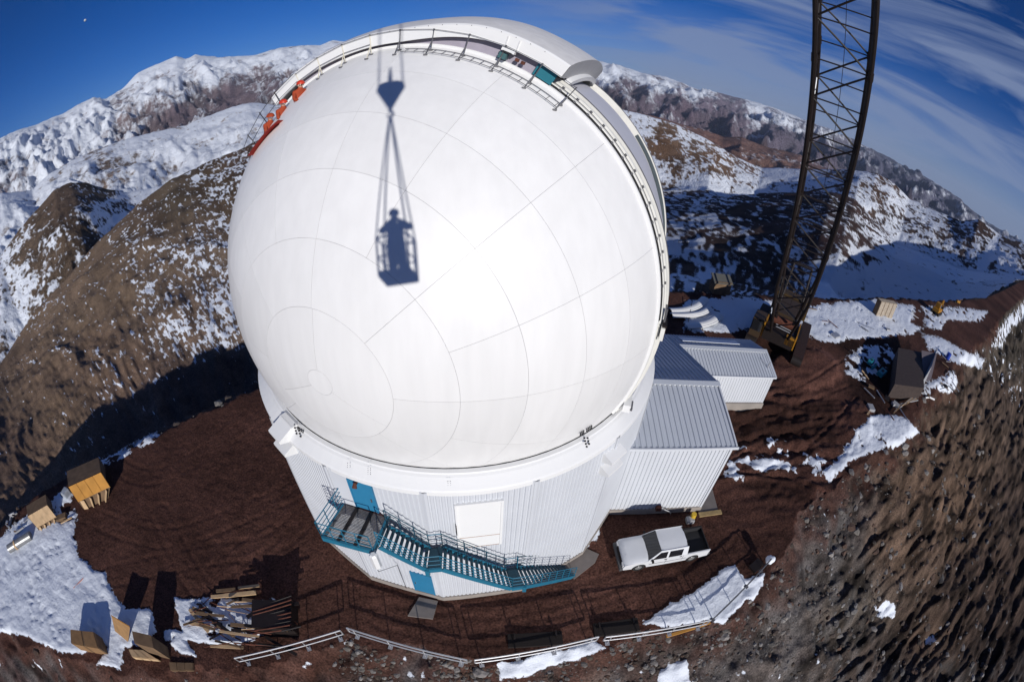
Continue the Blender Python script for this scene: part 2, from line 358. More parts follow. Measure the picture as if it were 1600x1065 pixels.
    npoly([(1000,972),(1030,955),(1060,940),(1100,912),(1128,892),(1148,884),(1160,902),(1178,900),(1196,897),(1192,918),(1160,945),(1122,975),(1110,966),(1040,980)],1.)
    npoly([(1025,1047),(1050,1034),(1076,1030),(1080,1070),(1028,1070)],1.)
    npoly([(1368,948),(1384,938),(1398,944),(1394,960),(1376,968)],1.);npoly([(1444,995),(1460,993),(1462,1004),(1448,1006)],1.)
    npoly([(1286,738),(1318,704),(1345,665),(1366,646),(1392,645),(1418,655),(1437,675),(1410,695),(1360,704),(1330,722),(1298,750)],.95)
    npoly([(904,852),(914,818),(930,805),(943,804),(936,826),(926,846),(912,860)],.98)
    npoly([(1242,482),(1290,475),(1370,468),(1430,478),(1424,505),(1446,514),(1420,522),(1345,528),(1300,536),(1256,526),(1236,538),(1232,500)],.93)
    npoly([(1070,470),(1140,462),(1212,470),(1196,505),(1150,518),(1070,520)],.92)
    npoly([(1328,548),(1350,538),(1386,538),(1402,556),(1370,580),(1345,595),(1318,580),(1322,560)],.55)
    npoly([(1440,520),(1475,530),(1500,545),(1540,562),(1530,576),(1490,565),(1450,545)],.8);npoly([(1442,598),(1470,590),(1490,578),(1497,600),(1482,616),(1462,608),(1440,618)],.7)
    npoly([(1440,478),(1500,480),(1545,486),(1530,502),(1480,500),(1470,516),(1446,510)],.72)
    npoly([(1125,745),(1140,705),(1190,680),(1275,688),(1296,740),(1240,742),(1170,752)],.36)
    npoly([(1548,540),(1565,505),(1600,470),(1610,490),(1580,510),(1562,545)],.55)
    npoly([(1500,545),(1540,585),(1590,640),(1600,610),(1560,540)],.2)
    npoly([(60,800),(100,760),(110,770),(120,812)],.5)
    npoly([(150,720),(190,700),(245,672),(250,684),(190,716),(150,728)],.55)
    # snow bounded by polygons; ragged edge from noise
    P3=np.stack([x,y,z],-1);px,py=proj(P3)
    nz_=np.zeros_like(z);nr=D<330
    nz_[nr]=.9*noise(x[nr]/1.6,y[nr]/1.6,71)+.5*noise(x[nr]/.6,y[nr]/.6,72)+.25*noise(x[nr]/.3,y[nr]/.3,73)
    snow=np.zeros_like(z);pot=np.full(z.shape,-1.)
    jx=px+nz_*5;jy=py+nz_*4
    for P,f,_ in snowp:
        xs=[q[0] for q in P];ys=[q[1] for q in P]
        m=nr&(px>min(xs)-22)&(px<max(xs)+22)&(py>min(ys)-22)&(py<max(ys)+22)
        if not m.any(): continue
        sdp=polydist(jx[m],jy[m],P)*np.where(inpoly(jx[m],jy[m],P),1,-1)/9.
        pp=np.clip(sdp,-1,.9) if f>=.97 else np.minimum(np.clip(sdp,-1,.9),(f-(.5+nz_[m]*.62))*2.2)
        pot[m]=np.maximum(pot[m],pp)
    snow=(pot>0)*1.
    # heaps of lighter spoil and dark wet mud in the right-hand yard
    tone=np.ones_like(z)
    for P,k_,hh_ in (([(1212,548),(1240,540),(1285,543),(1318,565),(1312,598),(1270,616),(1225,606),(1200,575)],1.55,.35),([(1318,628),(1350,622),(1372,655),(1360,690),(1330,690),(1312,660)],1.5,.3),([(1225,640),(1262,632),(1280,650),(1250,668)],1.3,.2),
        ([(1130,650),(1190,612),(1225,632),(1300,622),(1312,700),(1290,690),(1190,690),(1140,702)],.5,-.05),([(1295,528),(1425,526),(1425,640),(1375,655),(1322,612),(1325,560)],.45,-.1),([(1130,548),(1262,536),(1262,556),(1130,575)],.6,-.06),([(1130,750),(1290,752),(1262,790),(1180,770)],.55,0)):
        m=pl&(px>min(q[0] for q in P)-20)&(px<max(q[0] for q in P)+20)&(py>min(q[1] for q in P)-20)&(py<max(q[1] for q in P)+20)
        sdp=polydist(px[m]+nz_[m]*7,py[m]+nz_[m]*5,P)*np.where(inpoly(px[m]+nz_[m]*7,py[m]+nz_[m]*5,P),1,-1);w_=sstep(-2,6,sdp);tone[m]*=1+(k_-1)*w_;u[m]+=hh_*sstep(-2,16,sdp)
    # footprints in the big left-hand field
    trod=(snow>0)&(px<260)&(py>800)
    u+=sstep(-.1,.45,pot)*(.12+.06*nz_)
    if trod.any():
        xx,yy=x[trod],y[trod];u[trod]+=-.10*sstep(.25,.42,noise(xx/.45,yy/.45,81)*(.5+noise(xx/3,yy/3,82)*1.3))+.03*noise(xx/1.3,yy/1.3,83)
    z=z+np.where(pl|(D<120),u,0)
    # controls: x,y,snow fraction,colour
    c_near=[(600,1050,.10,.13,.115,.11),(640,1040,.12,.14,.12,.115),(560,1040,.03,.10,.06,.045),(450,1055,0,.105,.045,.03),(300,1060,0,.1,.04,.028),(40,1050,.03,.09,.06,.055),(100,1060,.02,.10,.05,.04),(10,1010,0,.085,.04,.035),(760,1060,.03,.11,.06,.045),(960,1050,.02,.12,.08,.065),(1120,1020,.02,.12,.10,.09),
      (1200,980,.0,.12,.10,.09),(1260,900,.0,.13,.11,.1),(1300,830,.0,.13,.11,.1),(1330,950,-.03,.15,.12,.095),(1400,850,-.2,.19,.125,.088),(1450,760,-.2,.2,.13,.09),(1500,800,-.2,.17,.11,.075),(1560,620,-.02,.15,.105,.08),(1480,680,-.1,.18,.12,.085),(1540,900,-.2,.10,.065,.048),(1590,800,-.1,.10,.068,.052),(1450,1000,-.1,.12,.078,.055),(1580,1040,-.3,.045,.028,.022),(1380,1040,-.1,.11,.08,.065),(1590,560,.12,.16,.13,.1)]  # lower right corner darkened: shade and lens falloff put into the rock colour
    c1=[(100,650,.04,.19,.125,.075),(50,720,.02,.17,.11,.07),(20,600,.06,.18,.12,.075),(200,600,.2,.20,.13,.085),(300,520,.42,.20,.135,.09),(350,480,.48,.2,.14,.095),(330,400,.4,.19,.135,.09),(250,450,.3,.2,.14,.09),(150,560,.12,.2,.13,.08),(100,500,.14,.19,.13,.08),(390,250,.40,.12,.075,.05),(340,290,.33,.11,.075,.045),(400,225,.22,.1,.065,.045),(270,310,.2,.15,.11,.07),(220,340,.22,.16,.11,.07),(180,450,.15,.19,.13,.08),(240,640,.12,.17,.11,.075),(10,700,.02,.14,.09,.06),(300,610,-.1,.09,.06,.045),(355,575,-.08,.09,.06,.045),(200,675,-.2,.09,.06,.045),(260,640,-.1,.09,.06,.045),(345,520,.45,.2,.14,.095),  # dip below the left rim: snow thinned and colour darkened to deepen its shade
      (1100,350,.33,.075,.045,.035),(1200,330,.2,.075,.045,.035),(1280,380,.27,.07,.04,.035),(1330,340,.3,.08,.05,.04),(1080,400,.55,.07,.045,.035),(1070,330,.45,.08,.05,.04),(1130,440,.38,.06,.04,.03),(1200,420,.3,.06,.04,.03),(1230,450,.35,.06,.04,.03),(1300,430,.86,.08,.05,.04),(1400,440,.86,.08,.05,.04),(1450,450,.84,.08,.05,.04),(1550,450,.84,.08,.05,.04)]
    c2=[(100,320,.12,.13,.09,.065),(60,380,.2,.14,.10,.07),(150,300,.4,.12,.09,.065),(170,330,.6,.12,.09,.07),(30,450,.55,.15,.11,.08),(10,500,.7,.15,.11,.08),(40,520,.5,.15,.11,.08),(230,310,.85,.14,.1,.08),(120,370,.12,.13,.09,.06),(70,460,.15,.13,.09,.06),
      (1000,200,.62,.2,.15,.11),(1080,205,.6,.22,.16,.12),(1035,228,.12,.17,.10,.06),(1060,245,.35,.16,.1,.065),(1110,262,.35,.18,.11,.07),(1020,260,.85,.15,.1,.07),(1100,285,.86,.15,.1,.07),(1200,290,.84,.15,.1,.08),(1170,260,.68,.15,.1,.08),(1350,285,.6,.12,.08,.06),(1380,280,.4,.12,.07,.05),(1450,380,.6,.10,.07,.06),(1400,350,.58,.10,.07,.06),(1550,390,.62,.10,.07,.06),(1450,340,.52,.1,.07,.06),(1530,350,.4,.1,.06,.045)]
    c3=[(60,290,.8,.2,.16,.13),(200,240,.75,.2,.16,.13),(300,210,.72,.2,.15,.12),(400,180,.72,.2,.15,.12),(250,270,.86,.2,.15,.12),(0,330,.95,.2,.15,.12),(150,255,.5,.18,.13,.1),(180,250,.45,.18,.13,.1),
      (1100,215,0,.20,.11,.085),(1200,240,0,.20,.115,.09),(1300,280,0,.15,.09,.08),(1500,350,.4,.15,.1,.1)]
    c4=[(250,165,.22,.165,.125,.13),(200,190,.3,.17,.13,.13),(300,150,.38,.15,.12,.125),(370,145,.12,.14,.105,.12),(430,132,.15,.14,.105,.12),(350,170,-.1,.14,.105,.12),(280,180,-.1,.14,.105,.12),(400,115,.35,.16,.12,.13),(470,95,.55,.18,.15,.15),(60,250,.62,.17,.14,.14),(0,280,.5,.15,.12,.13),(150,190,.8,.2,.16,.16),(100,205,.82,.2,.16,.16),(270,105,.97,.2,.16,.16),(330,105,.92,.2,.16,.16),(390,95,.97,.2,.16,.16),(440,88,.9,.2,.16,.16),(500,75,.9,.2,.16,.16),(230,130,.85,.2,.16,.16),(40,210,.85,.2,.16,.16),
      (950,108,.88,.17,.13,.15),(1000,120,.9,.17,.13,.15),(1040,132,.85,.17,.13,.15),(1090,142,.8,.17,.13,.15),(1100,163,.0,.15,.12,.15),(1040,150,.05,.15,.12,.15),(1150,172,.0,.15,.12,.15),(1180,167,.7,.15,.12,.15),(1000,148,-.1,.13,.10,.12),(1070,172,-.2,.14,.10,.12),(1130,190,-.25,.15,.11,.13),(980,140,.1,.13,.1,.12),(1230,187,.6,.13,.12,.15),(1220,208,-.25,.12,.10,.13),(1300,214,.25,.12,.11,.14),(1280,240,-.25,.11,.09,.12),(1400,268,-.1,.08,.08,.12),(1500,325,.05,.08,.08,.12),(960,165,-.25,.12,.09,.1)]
    def idw(px,py,c):
        c=np.array(c);num=np.zeros(px.shape+(4,));den=np.zeros(px.shape)
        for r in c:
            w=1./((px-r[0])**2+(py-r[1])**2+60)**1.6;den+=w;num+=w[...,None]*r[2:6]
        return num/den[...,None]
    col=np.empty(z.shape+(3,));col[:]=(.074,.034,.025)
    frac=np.zeros_like(z)
    zone=np.zeros(z.shape,int)                     # 0 plateau,1 banks,2..5 layers
    zone[~inside]=1
    Dm=D
    lim=[v1[0][:,None]*.9,v2[0][:,None]*.9,v3[0][:,None]*.95]
    b2=back_&~inside
    zone[b2&(Dm<lim[0])]=2;zone[b2&(Dm>=lim[0])&(Dm<lim[1])]=3;zone[b2&(Dm>=lim[1])&(Dm<lim[2])]=4;zone[b2&(Dm>=lim[2])]=5
    px,py=proj(np.stack([x,y,z],-1))
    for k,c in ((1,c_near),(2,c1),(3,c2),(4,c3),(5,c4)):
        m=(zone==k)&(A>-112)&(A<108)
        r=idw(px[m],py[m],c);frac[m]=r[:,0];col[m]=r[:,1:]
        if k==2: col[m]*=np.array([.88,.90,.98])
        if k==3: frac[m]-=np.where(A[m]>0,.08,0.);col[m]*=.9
    # patchy snow beyond the plateau: noise at a few scales that grow with distance
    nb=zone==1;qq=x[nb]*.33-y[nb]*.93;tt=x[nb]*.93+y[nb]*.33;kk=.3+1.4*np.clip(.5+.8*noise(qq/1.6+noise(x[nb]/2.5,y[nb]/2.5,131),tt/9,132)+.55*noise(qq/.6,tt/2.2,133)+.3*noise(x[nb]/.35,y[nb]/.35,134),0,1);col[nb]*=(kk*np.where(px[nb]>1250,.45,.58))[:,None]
    f=np.zeros_like(z)
    nb=(zone==1)&(D<330)
    f[nb]=.8*noise(x[nb]/.5,y[nb]/.5,91)+.6*noise(x[nb]/1.6,y[nb]/1.6,92)
    m=zone>=2
    U=Ar[m];Vv=(z[m]*1.5+D[m]*.4)/Dref[m];ff=np.zeros(U.shape);right=np.where((zone[m]==2)&~sgn[m],.55,1.)
    wx=noise(U/.05,Vv/.05,140);wy=noise(U/.05+9,Vv/.05,141)
    z2=(zone[m]==2)&sgn[m];far=zone[m]>=4;Vv=np.where(z2,Vv*1.9,Vv)
    for c,w,sd2 in ((.085,.45,1),(.04,.42,2),(.019,.5,3),(.0095,.7,4),(.0058,.6,5)):
        if sd2<3: w=np.where(z2,w*.55,w)
        if sd2>3: w=np.where(far,w*.6,w)
        ff+=w*noise(U*right/c+.8*wx,Vv/(c*.8)+.8*wy,150+sd2)
    f[m]=ff
    zz=np.gradient(z,axis=1)/np.maximum(np.gradient(D,axis=1),1e-6)
    q=.5+f*.55+np.where(zone>=3,-.42*rock,-.15*rock)
    pz=(frac-q)*1.6
    pot=np.where(zone==0,pot,np.where(D<330,np.maximum(pot*1.,np.where(zone==1,pz,pz)),pz))
    snow=sstep(-.1,.1,pot)
    trk=inpoly((px+nz_*3).ravel(),py.ravel(),[(1553,368),(1563,370),(1552,400),(1536,428),(1520,430),(1534,404)]).reshape(px.shape)&(D>150);snow=np.where(trk,1.,snow);pot=np.where(trk,.6,pot)
    # intrinsic colour variation of soil and rock
    v=np.ones_like(z);m=D<120
    v[m]+=.28*noise(x[m]/2.6,y[m]/2.6,101)+.22*noise(x[m]/.6,y[m]/.6,102)+.2*noise(x[m]/.22,y[m]/.22,103)
    m=D>=120
    for lam,am in ((9,.35),(40,.35),(170,.3),(700,.25)):
        w=sstep(.003,.01,lam/D);v[m]+=(am*noise(x[m]/lam,y[m]/lam,int(lam)+3)*w[m])
    gr=np.where(zone==1,np.clip(.35+1.3*noise(x/1.7,y/1.7,111),0,1)*(D<120)*(1-sstep(1290,1400,px)*sstep(1080,1000,py)),0)
    col=col*(1-gr[...,None]*.45)+np.array([.15,.14,.135])*gr[...,None]*.45
    wb=np.where(zone==1,(1-sstep(.3,2.6,s+1.5*noise(x/1.4,y/1.4,305)))*.8,0)[...,None]*(D<120)[...,None];col=col*(1-wb)+np.array([.074,.034,.025])*wb
    dirt=(zone==0)
    dv=np.zeros_like(z);dv[dirt]=noise(x[dirt]/7,y[dirt]/7,121)
    col=np.where(dirt[...,None],col*(1+.4*dv[...,None])*np.array([1,1,1.]),col)
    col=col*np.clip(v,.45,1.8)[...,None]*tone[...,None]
    sc=np.array([.80,.84,.90])
    tx=np.stack([np.where(D<330,x/.22,Ar/.0042),np.where(D<330,y/.22,(z*1.5+D*.4)/Dref/.0042),np.where(D<330,z/.22,0)],-1)
    tx=np.where(((zone==2)&sgn)[...,None],np.stack([Ar/.0034,(z*1.5+D*.4)*1.9/Dref/.0034,0*z],-1),tx)
    bdv=np.where(D<120,.05,np.where(zone>=2,Dref*.0017,.12));sfv=np.choose(np.clip(zone,0,5),[.08,.1,.16,.3,.42,.5])
    # faces -> objects
    vid=np.arange(nA*nD).reshape(nA,nD)
    zc=zone[:-1,:-1];cls=np.zeros(zc.shape,int)
    cls[(zc==0)]=0;cls[zc==1]=1;cls[(zc==2)]=2;cls[(zc==3)|(zc==4)]=3;cls[zc==5]=4
    big=(snow[:-1,:-1]>.5)&(snow[1:,1:]>.5)&(D[:-1,:-1]<330)&((zc==0)|(zc==1))
    cls[big]=5
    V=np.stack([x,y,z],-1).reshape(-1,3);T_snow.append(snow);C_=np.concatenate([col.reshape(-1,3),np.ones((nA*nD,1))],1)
    SN=pot.reshape(-1)
    q4=np.stack([vid[:-1,:-1],vid[1:,:-1],vid[1:,1:],vid[:-1,1:]],-1).reshape(-1,4);cf=cls.reshape(-1)
    names=[('ground','plateau of trodden red-brown dirt around the observatory'),('slope','steep rubble bank falling away from the edge of the plateau'),('hillside','nearest brown stony hillside flecked with snow'),('hills','snow covered hills in the middle distance'),('mountains','distant snow capped mountain range on the horizon'),('snow','white snow lying in patches on the plateau and its banks')]
    for k,(nm,lb) in enumerate(names):
        fs=q4[cf==k];
        if len(fs)==0: continue
        u_,inv=np.unique(fs,return_inverse=True);inv=inv.reshape(fs.shape)
        me=bpy.data.meshes.new(nm);me.vertices.add(len(u_));me.vertices.foreach_set('co',V[u_].astype(np.float32).ravel())
        me.loops.add(fs.size);me.loops.foreach_set('vertex_index',inv[:,::-1].astype(np.int32).ravel())
        me.polygons.add(len(fs));me.polygons.foreach_set('loop_start',np.arange(0,fs.size,4,dtype=np.int32));me.polygons.foreach_set('loop_total',np.full(len(fs),4,np.int32))
        me.polygons.foreach_set('use_smooth',np.ones(len(fs),bool));me.update(calc_edges=True)
        for an_,ar_ in (('bumpd',bdv),('soft',sfv)): q_=me.attributes.new(an_,'FLOAT','POINT');q_.data.foreach_set('value',ar_.reshape(-1)[u_].astype(np.float32))
        q_=me.attributes.new('tex','FLOAT_VECTOR','POINT');q_.data.foreach_set('vector',tx.reshape(-1,3)[u_].astype(np.float32).ravel())
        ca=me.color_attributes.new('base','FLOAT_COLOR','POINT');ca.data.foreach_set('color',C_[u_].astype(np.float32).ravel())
        fa=me.attributes.new('snow','FLOAT','POINT');fa.data.foreach_set('value',SN[u_].astype(np.float32))
        me.materials.append(terrain_mat())
        o=bpy.data.objects.new(nm,me);COL.objects.link(o)
        o['label']=lb
        if nm=='snow': o['kind']='stuff';o['category']='snow'
        else: o['kind']='structure'
    # keep a height lookup for things that stand on it
    return az,Ds,z,zone,D,A,np.stack([x,y,z],-1)
def terrain_mat():
    if 'terrain' in _m: return _m['terrain']
    m=bpy.data.materials.new('terrain');m.use_nodes=True;_m['terrain']=m;t=m.node_tree;b=t.nodes['Principled BSDF'];l=t.links
    def A_(n): a=t.nodes.new('ShaderNodeAttribute');a.attribute_name=n;return a
    def nz(sc,det,ro): n=t.nodes.new('ShaderNodeTexNoise');n.inputs['Scale'].default_value=sc;n.inputs['Detail'].default_value=det;n.inputs['Roughness'].default_value=ro;l.new(tx.outputs['Vector'],n.inputs['Vector']);return n
    def mth(op,a,b_=None):
        n=t.nodes.new('ShaderNodeMath');n.operation=op
        for i,q in enumerate((a,b_)):
            if q is None: continue
            if isinstance(q,(int,float)): n.inputs[i].default_value=q
            else: l.new(q,n.inputs[i])
        return n.outputs[0]
    at=A_('base');sa=A_('snow');tx=A_('tex');bd=A_('bumpd');sf=A_('soft')
    n1=nz(.55,6,.65);n2=nz(1.9,4,.6)
    # snow lies where the stored potential plus fine noise is above zero
    p=mth('ADD',sa.outputs['Fac'],mth('MULTIPLY',mth('SUBTRACT',n1.outputs['Fac'],.5),1.7))
    mr=t.nodes.new('ShaderNodeMapRange');mr.interpolation_type='SMOOTHSTEP';l.new(p,mr.inputs['Value']);l.new(mth('MULTIPLY',sf.outputs['Fac'],-1.),mr.inputs['From Min']);l.new(sf.outputs['Fac'],mr.inputs['From Max'])
    v=t.nodes.new('ShaderNodeMapRange');v.inputs['From Min'].default_value=.3;v.inputs['From Max'].default_value=.7;v.inputs['To Min'].default_value=.4;v.inputs['To Max'].default_value=1.65;l.new(n2.outputs['Fac'],v.inputs['Value'])
    vm=t.nodes.new('ShaderNodeVectorMath');vm.operation='SCALE';l.new(at.outputs['Color'],vm.inputs[0]);l.new(v.outputs[0],vm.inputs['Scale'])
    mx=t.nodes.new('ShaderNodeMixRGB');l.new(mr.outputs[0],mx.inputs['Fac']);l.new(vm.outputs[0],mx.inputs['Color1']);mx.inputs['Color2'].default_value=(.80,.84,.90,1)
    l.new(mx.outputs[0],b.inputs['Base Color']);b.inputs['Roughness'].default_value=.95;b.inputs['Specular IOR Level'].default_value=.12
    n3=nz(.45,8,.7);hh=mth('ADD',n3.outputs['Fac'],mth('MULTIPLY',mr.outputs[0],.12))
    bp=t.nodes.new('ShaderNodeBump');bp.inputs['Strength'].default_value=.75;l.new(mth('MULTIPLY',bd.outputs['Fac'],3.),bp.inputs['Distance']);l.new(hh,bp.inputs['Height']);l.new(bp.outputs[0],b.inputs['Normal'])
    return m
T_az,T_D,T_z,T_zone,T_Dg,T_Ag,T_P=build_terrain()
def ground_z(x,y):
    a=math.degrees(math.atan2(x,y));d=math.hypot(x,y);i=int(np.clip(np.searchsorted(T_az,a),0,len(T_az)-1));j=int(np.clip(np.searchsorted(T_D,d),0,len(T_D)-1));return float(T_z[i,j])
def on_ground(px,py):
    """first point of the terrain met by the ray through a pixel"""
    d=ray(px,py);h=math.hypot(d[0],d[1]);lo=3.
    for k in range(4000):
        P=d/h*lo+[0,0,H]
        if P[2]<=ground_z(P[0],P[1]): return P
        lo*=1.004
        if lo>3000:return None
# ================================================================== THE OBSERVATORY
WC=np.array([-2.9459,19.0846,13.6311]);RD=10.
PSI=-1.8325
DA=np.array([math.cos(PSI),math.sin(PSI),0.]);DB=np.array([-math.sin(PSI),math.cos(PSI),0.])
ZR=9.79                                     # height of the black ring under the dome
def dome(s,rad,m): m=R(m);return WC+DA*s+(DB*math.cos(m)+Z*math.sin(m))*rad
def sph(rho,m,r=RD): return WC+r*(DA*math.cos(R(rho))+math.sin(R(rho))*(DB*math.cos(R(m))+Z*math.sin(R(m))))
def hit_sphere(px,py,r=RD):
    d=ray(px,py);c=WC-[0,0,H];B=d@c;return d*(B-math.sqrt(max(0,B*B-(c@c-r*r))))+[0,0,H]
def hit_cyl(px,py,r):
    d=ray(px,py);c=WC-[0,0,H];A=d[0]**2+d[1]**2;B=-(d[0]*c[0]+d[1]*c[1]);q=c[0]**2+c[1]**2-r*r
    return d*((-B-math.sqrt(max(0,B*B-A*q)))/A)+[0,0,H]
def clip_mesh(me,co,no):
    bm=bmesh.new();bm.from_mesh(me);bmesh.ops.bisect_plane(bm,geom=bm.verts[:]+bm.edges[:]+bm.faces[:],plane_co=co,plane_no=no,clear_inner=True);bm.to_mesh(me);n=len(bm.faces);bm.free();return n
obs=thing('observatory','large round observatory with white spherical dome above ribbed white base walls','observatory',(WC[0],WC[1],0),world=True)
def panel(r0,r1,m0,m1,g=.018):
    mb=MB();r0=r0+g if r0>0 else 0;r1-=g
    nr=max(3,int((r1-r0)/2.2));dm=m1-m0;nm=max(4,int(dm/2.6))
    P=[]
    for i in range(nr+1):
        rho=r0+(r1-r0)*i/nr;gm=g/max(math.sin(R(max(rho,2))),.05) if dm<359 else 0
        P.append([sph(rho,m0+gm+(dm-2*gm)*j/nm) for j in range(nm+1)])
    mb.grid(P);me=mb.mesh('dome_panel',dpan,smooth=True)
    rim=P[0][:]+[p[-1] for p in P[1:]]+P[-1][::-1][1:]+[p[0] for p in P[::-1][1:-1]]
    mb=MB();inn=[WC+(np.array(p)-WC)*.995 for p in rim];n=len(rim)
    for i in range(n): mb.quad(rim[i],rim[(i+1)%n],inn[(i+1)%n],inn[i])
    me2=mb.mesh('e',seam)
    bm=bmesh.new();bm.from_mesh(me);k=len(bm.faces);bm.from_mesh(me2)
    bm.faces.ensure_lookup_table()
    for f in bm.faces[k:]: f.smooth=False;f.material_index=1
    bm.to_mesh(me);bm.free();me.materials.append(seam);bpy.data.meshes.remove(me2)
    if clip_mesh(me,(0,0,ZR+.02),(0,0,1)): link('dome_panel',me,obs)
    else: bpy.data.meshes.remove(me)
panel(0,2.6,0,360)
for m0,m1 in ((87,209),(209,327),(-33,87)): panel(2.6,13.7,m0,m1)
for k in range(8): panel(13.7,24.4,-1.6+45*k,-1.6+45*(k+1))
for r0,r1 in ((24.4,35.3),(35.3,45.8),(45.8,56),(56,65.7)):
    for k in range(16): panel(r0,r1,-1.6+22.5*k,-1.6+22.5*(k+1))
def revolve(rhos,r,name,m_,flat=False):
    mb=MB();mb.grid([[sph(q,3*j,r) for j in range(121)] for q in rhos]);me=mb.mesh(name,m_,smooth=True);clip_mesh(me,(0,0,ZR),(0,0,1));return link(name,me,obs)
revolve(np.linspace(.2,65.7,34),RD-.05,'shell_lining',seam)
revolve(np.linspace(114.3,179.8,30),RD,'far_shell',white)
def lathe(prof,a0,a1,n=96,c=WC):
    P=[]
    for i in range(n+1):
        t=R(a0+(a1-a0)*i/n);P.append([(c[0]+r*math.cos(t),c[1]+r*math.sin(t),z) for r,z in prof])
    return MB().grid(P)
lathe([(9.23,9.84),(9.245,9.84),(9.245,9.76),(9.275,9.76)],0,360).build('black_seal_ring',darkg,obs,smooth=True)
lathe([(9.28,9.74),(9.28,9.80),(9.46,9.80),(9.50,9.76)],0,360,128).build('dome_track_ledge',white,obs)
lathe([(9.50,9.76),(9.60,9.72),(9.97,9.46),(10.02,9.41),(10.02,9.22),(9.8,9.22)],0,360,128).build('fascia_ring',white,obs)
# screw columns and cable slots in the fascia
for (px,py) in ((543,729),(700,757),(575,737)):
    mb=MB()
    for i in range(6):
        for j in (0,1):
            P=hit_cyl(px+j*4,py-6+i*3.2,9.8);mb.box(P,(.02,.02,.02))
    mb.build('screw_row',mat('bolt_grey',(.3,.3,.3),.5),obs,kind='stuff')
for (cx,cy,ax,ay) in ((467,664,.85,.55),(919,680,.8,-.5)):
    mb=MB();
    for i in range(8):
        for j in range(2):
            if i==3:continue
            P=hit_cyl(cx-12+i*3.1*ax,cy-8+i*3.1*ay+j*3+4,9.55);mb.box(P,(.045,.045,.05))
    for i in range(4):
        for j in range(2):
            P=hit_cyl(cx-6+j*5+i*1.2,cy+i*4.5+4,9.7);mb.box(P,(.07,.05,.05))
    mb.build('cable_slot',darkg,obs,kind='stuff')
# ---- corrugated sheet between four corners; ribs run from edge A-B to edge D-C
def corr(A,B,C,D,n,pitch=.2,depth=.035):
    A,B,C,D=[np.array(q,float) for q in (A,B,C,D)];n=np.array(n,float)
    w=max(np.linalg.norm(B-A),np.linalg.norm(C-D));k=max(2,int(round(w/pitch)))
    top=[];bot=[]
    for i in range(k):
        for t,h in ((0,0),(.5,0),(.6,-depth),(.9,-depth)):
            u=(i+t)/k;bot.append(A+(B-A)*u+n*h);top.append(D+(C-D)*u+n*h)
    bot.append(B);top.append(C)
    return MB().grid([bot,top])
AP=9.857;CR=10.05
def facet(k):
    c=R(-99.75+22.5*k);n=np.array([math.cos(c),math.sin(c),0]);u=np.array([-n[1],n[0],0]);return n,u
def fp(k,u_,z,out=0.):
    n,u=facet(k);return np.array([WC[0],WC[1],0])+n*(AP+out)+u*u_+Z*z
hw=CR*math.sin(R(11.25))
for k in range(16):
    n,u=facet(k)
    corr(fp(k,-hw,.38),fp(k,hw,.38),fp(k,hw,9.4),fp(k,-hw,9.4),n,.196).build('wall_panel',clad,obs)
for k in range(16):
    t=R(-99.75+22.5*k+11.25);P=np.array([WC[0]+math.cos(t)*(CR+.004),WC[1]+math.sin(t)*(CR+.004),0]);n,u=facet(k);n2,u2=facet(k+1)
    MB().poly([P-u*.09+n*.012,P+(n+n2)*.012,P+u2*.09+n2*.012,P+u2*.09-n2*.06,P-u*.09-n*.06],9.0,-Z).build('corner_trim',clad,obs) if False else MB().grid([[P-u*.1+n*.012+Z*z,P+(n+n2)/2*.02+Z*z,P+u2*.1+n2*.012+Z*z] for z in (.39,9.38)]).build('corner_trim',clad,obs)
lathe([(CR+.05,-.6),(CR+.05,.36),(CR-.35,.38)],-99.75+11.25,260.25+11.25,16).build('concrete_footing',conc,obs)
# doors and hatch
def rect(mb,k,u0,u1,z0,z1,o0,o1):
    n,u=facet(k);return mb.box(fp(k,(u0+u1)/2,(z0+z1)/2,(o0+o1)/2),(u1-u0,z1-z0,o1-o0),u,Z,n)
def frame(k,u0,u1,z0,z1,w,o,name,m_,parent):
    mb=MB();rect(mb,k,u0-w,u0,z0,z1+w,-.05,o);rect(mb,k,u1,u1+w,z0,z1+w,-.05,o);rect(mb,k,u0,u1,z1,z1+w,-.05,o-.002);return mb.build(name,m_,parent)
d=rect(MB(),0,-1.0,-.13,7.3,9.0,-.02,.03).build('upper_door',bluedoor,obs);frame(0,-1.0,-.13,7.3,9.0,.07,.06,'door_frame',bluedoor,d);rect(MB(),0,-.25,-.19,8.0,8.18,.03,.08).build('door_handle',chrome,d)
rect(MB(),0,-1.8,-1.08,7.0,9.38,-.03,.022).build('flat_wall_sheet',clad,obs)
lm=MB();lm.tube([fp(0,-.62,9.06,.05),fp(0,-.62,9.12,.2),fp(0,-.62,9.0,.3)],[.05,.07,.1],10).build('wall_lamp',rust,obs)
d=rect(MB(),0,.58,1.5,.42,2.5,-.02,.03).build('lower_door',bluedoor,obs);frame(0,.58,1.5,.42,2.5,.07,.06,'door_frame',bluedoor,d);rect(MB(),0,.64,.69,1.35,1.5,.03,.08).build('door_handle',chrome,d)
h=rect(MB(),1,-.88,.70,5.45,8.5,-.02,.05).build('loading_hatch',white,obs);frame(1,-.88,.70,5.45,8.5,.09,.09,'hatch_frame',white,h)
rect(MB(),1,-.88,.70,6.22,6.25,.05,.055).build('hatch_joint',mat('rust_line',(.35,.2,.12),.7),h);rect(MB(),1,-.88,.70,5.42,5.45,.05,.055).build('hatch_joint',mat('rust_line',(.35,.2,.12),.7),h)
rect(MB(),1,-.99,-.955,6.6,7.3,.02,.12).build('hatch_latch',black,h)
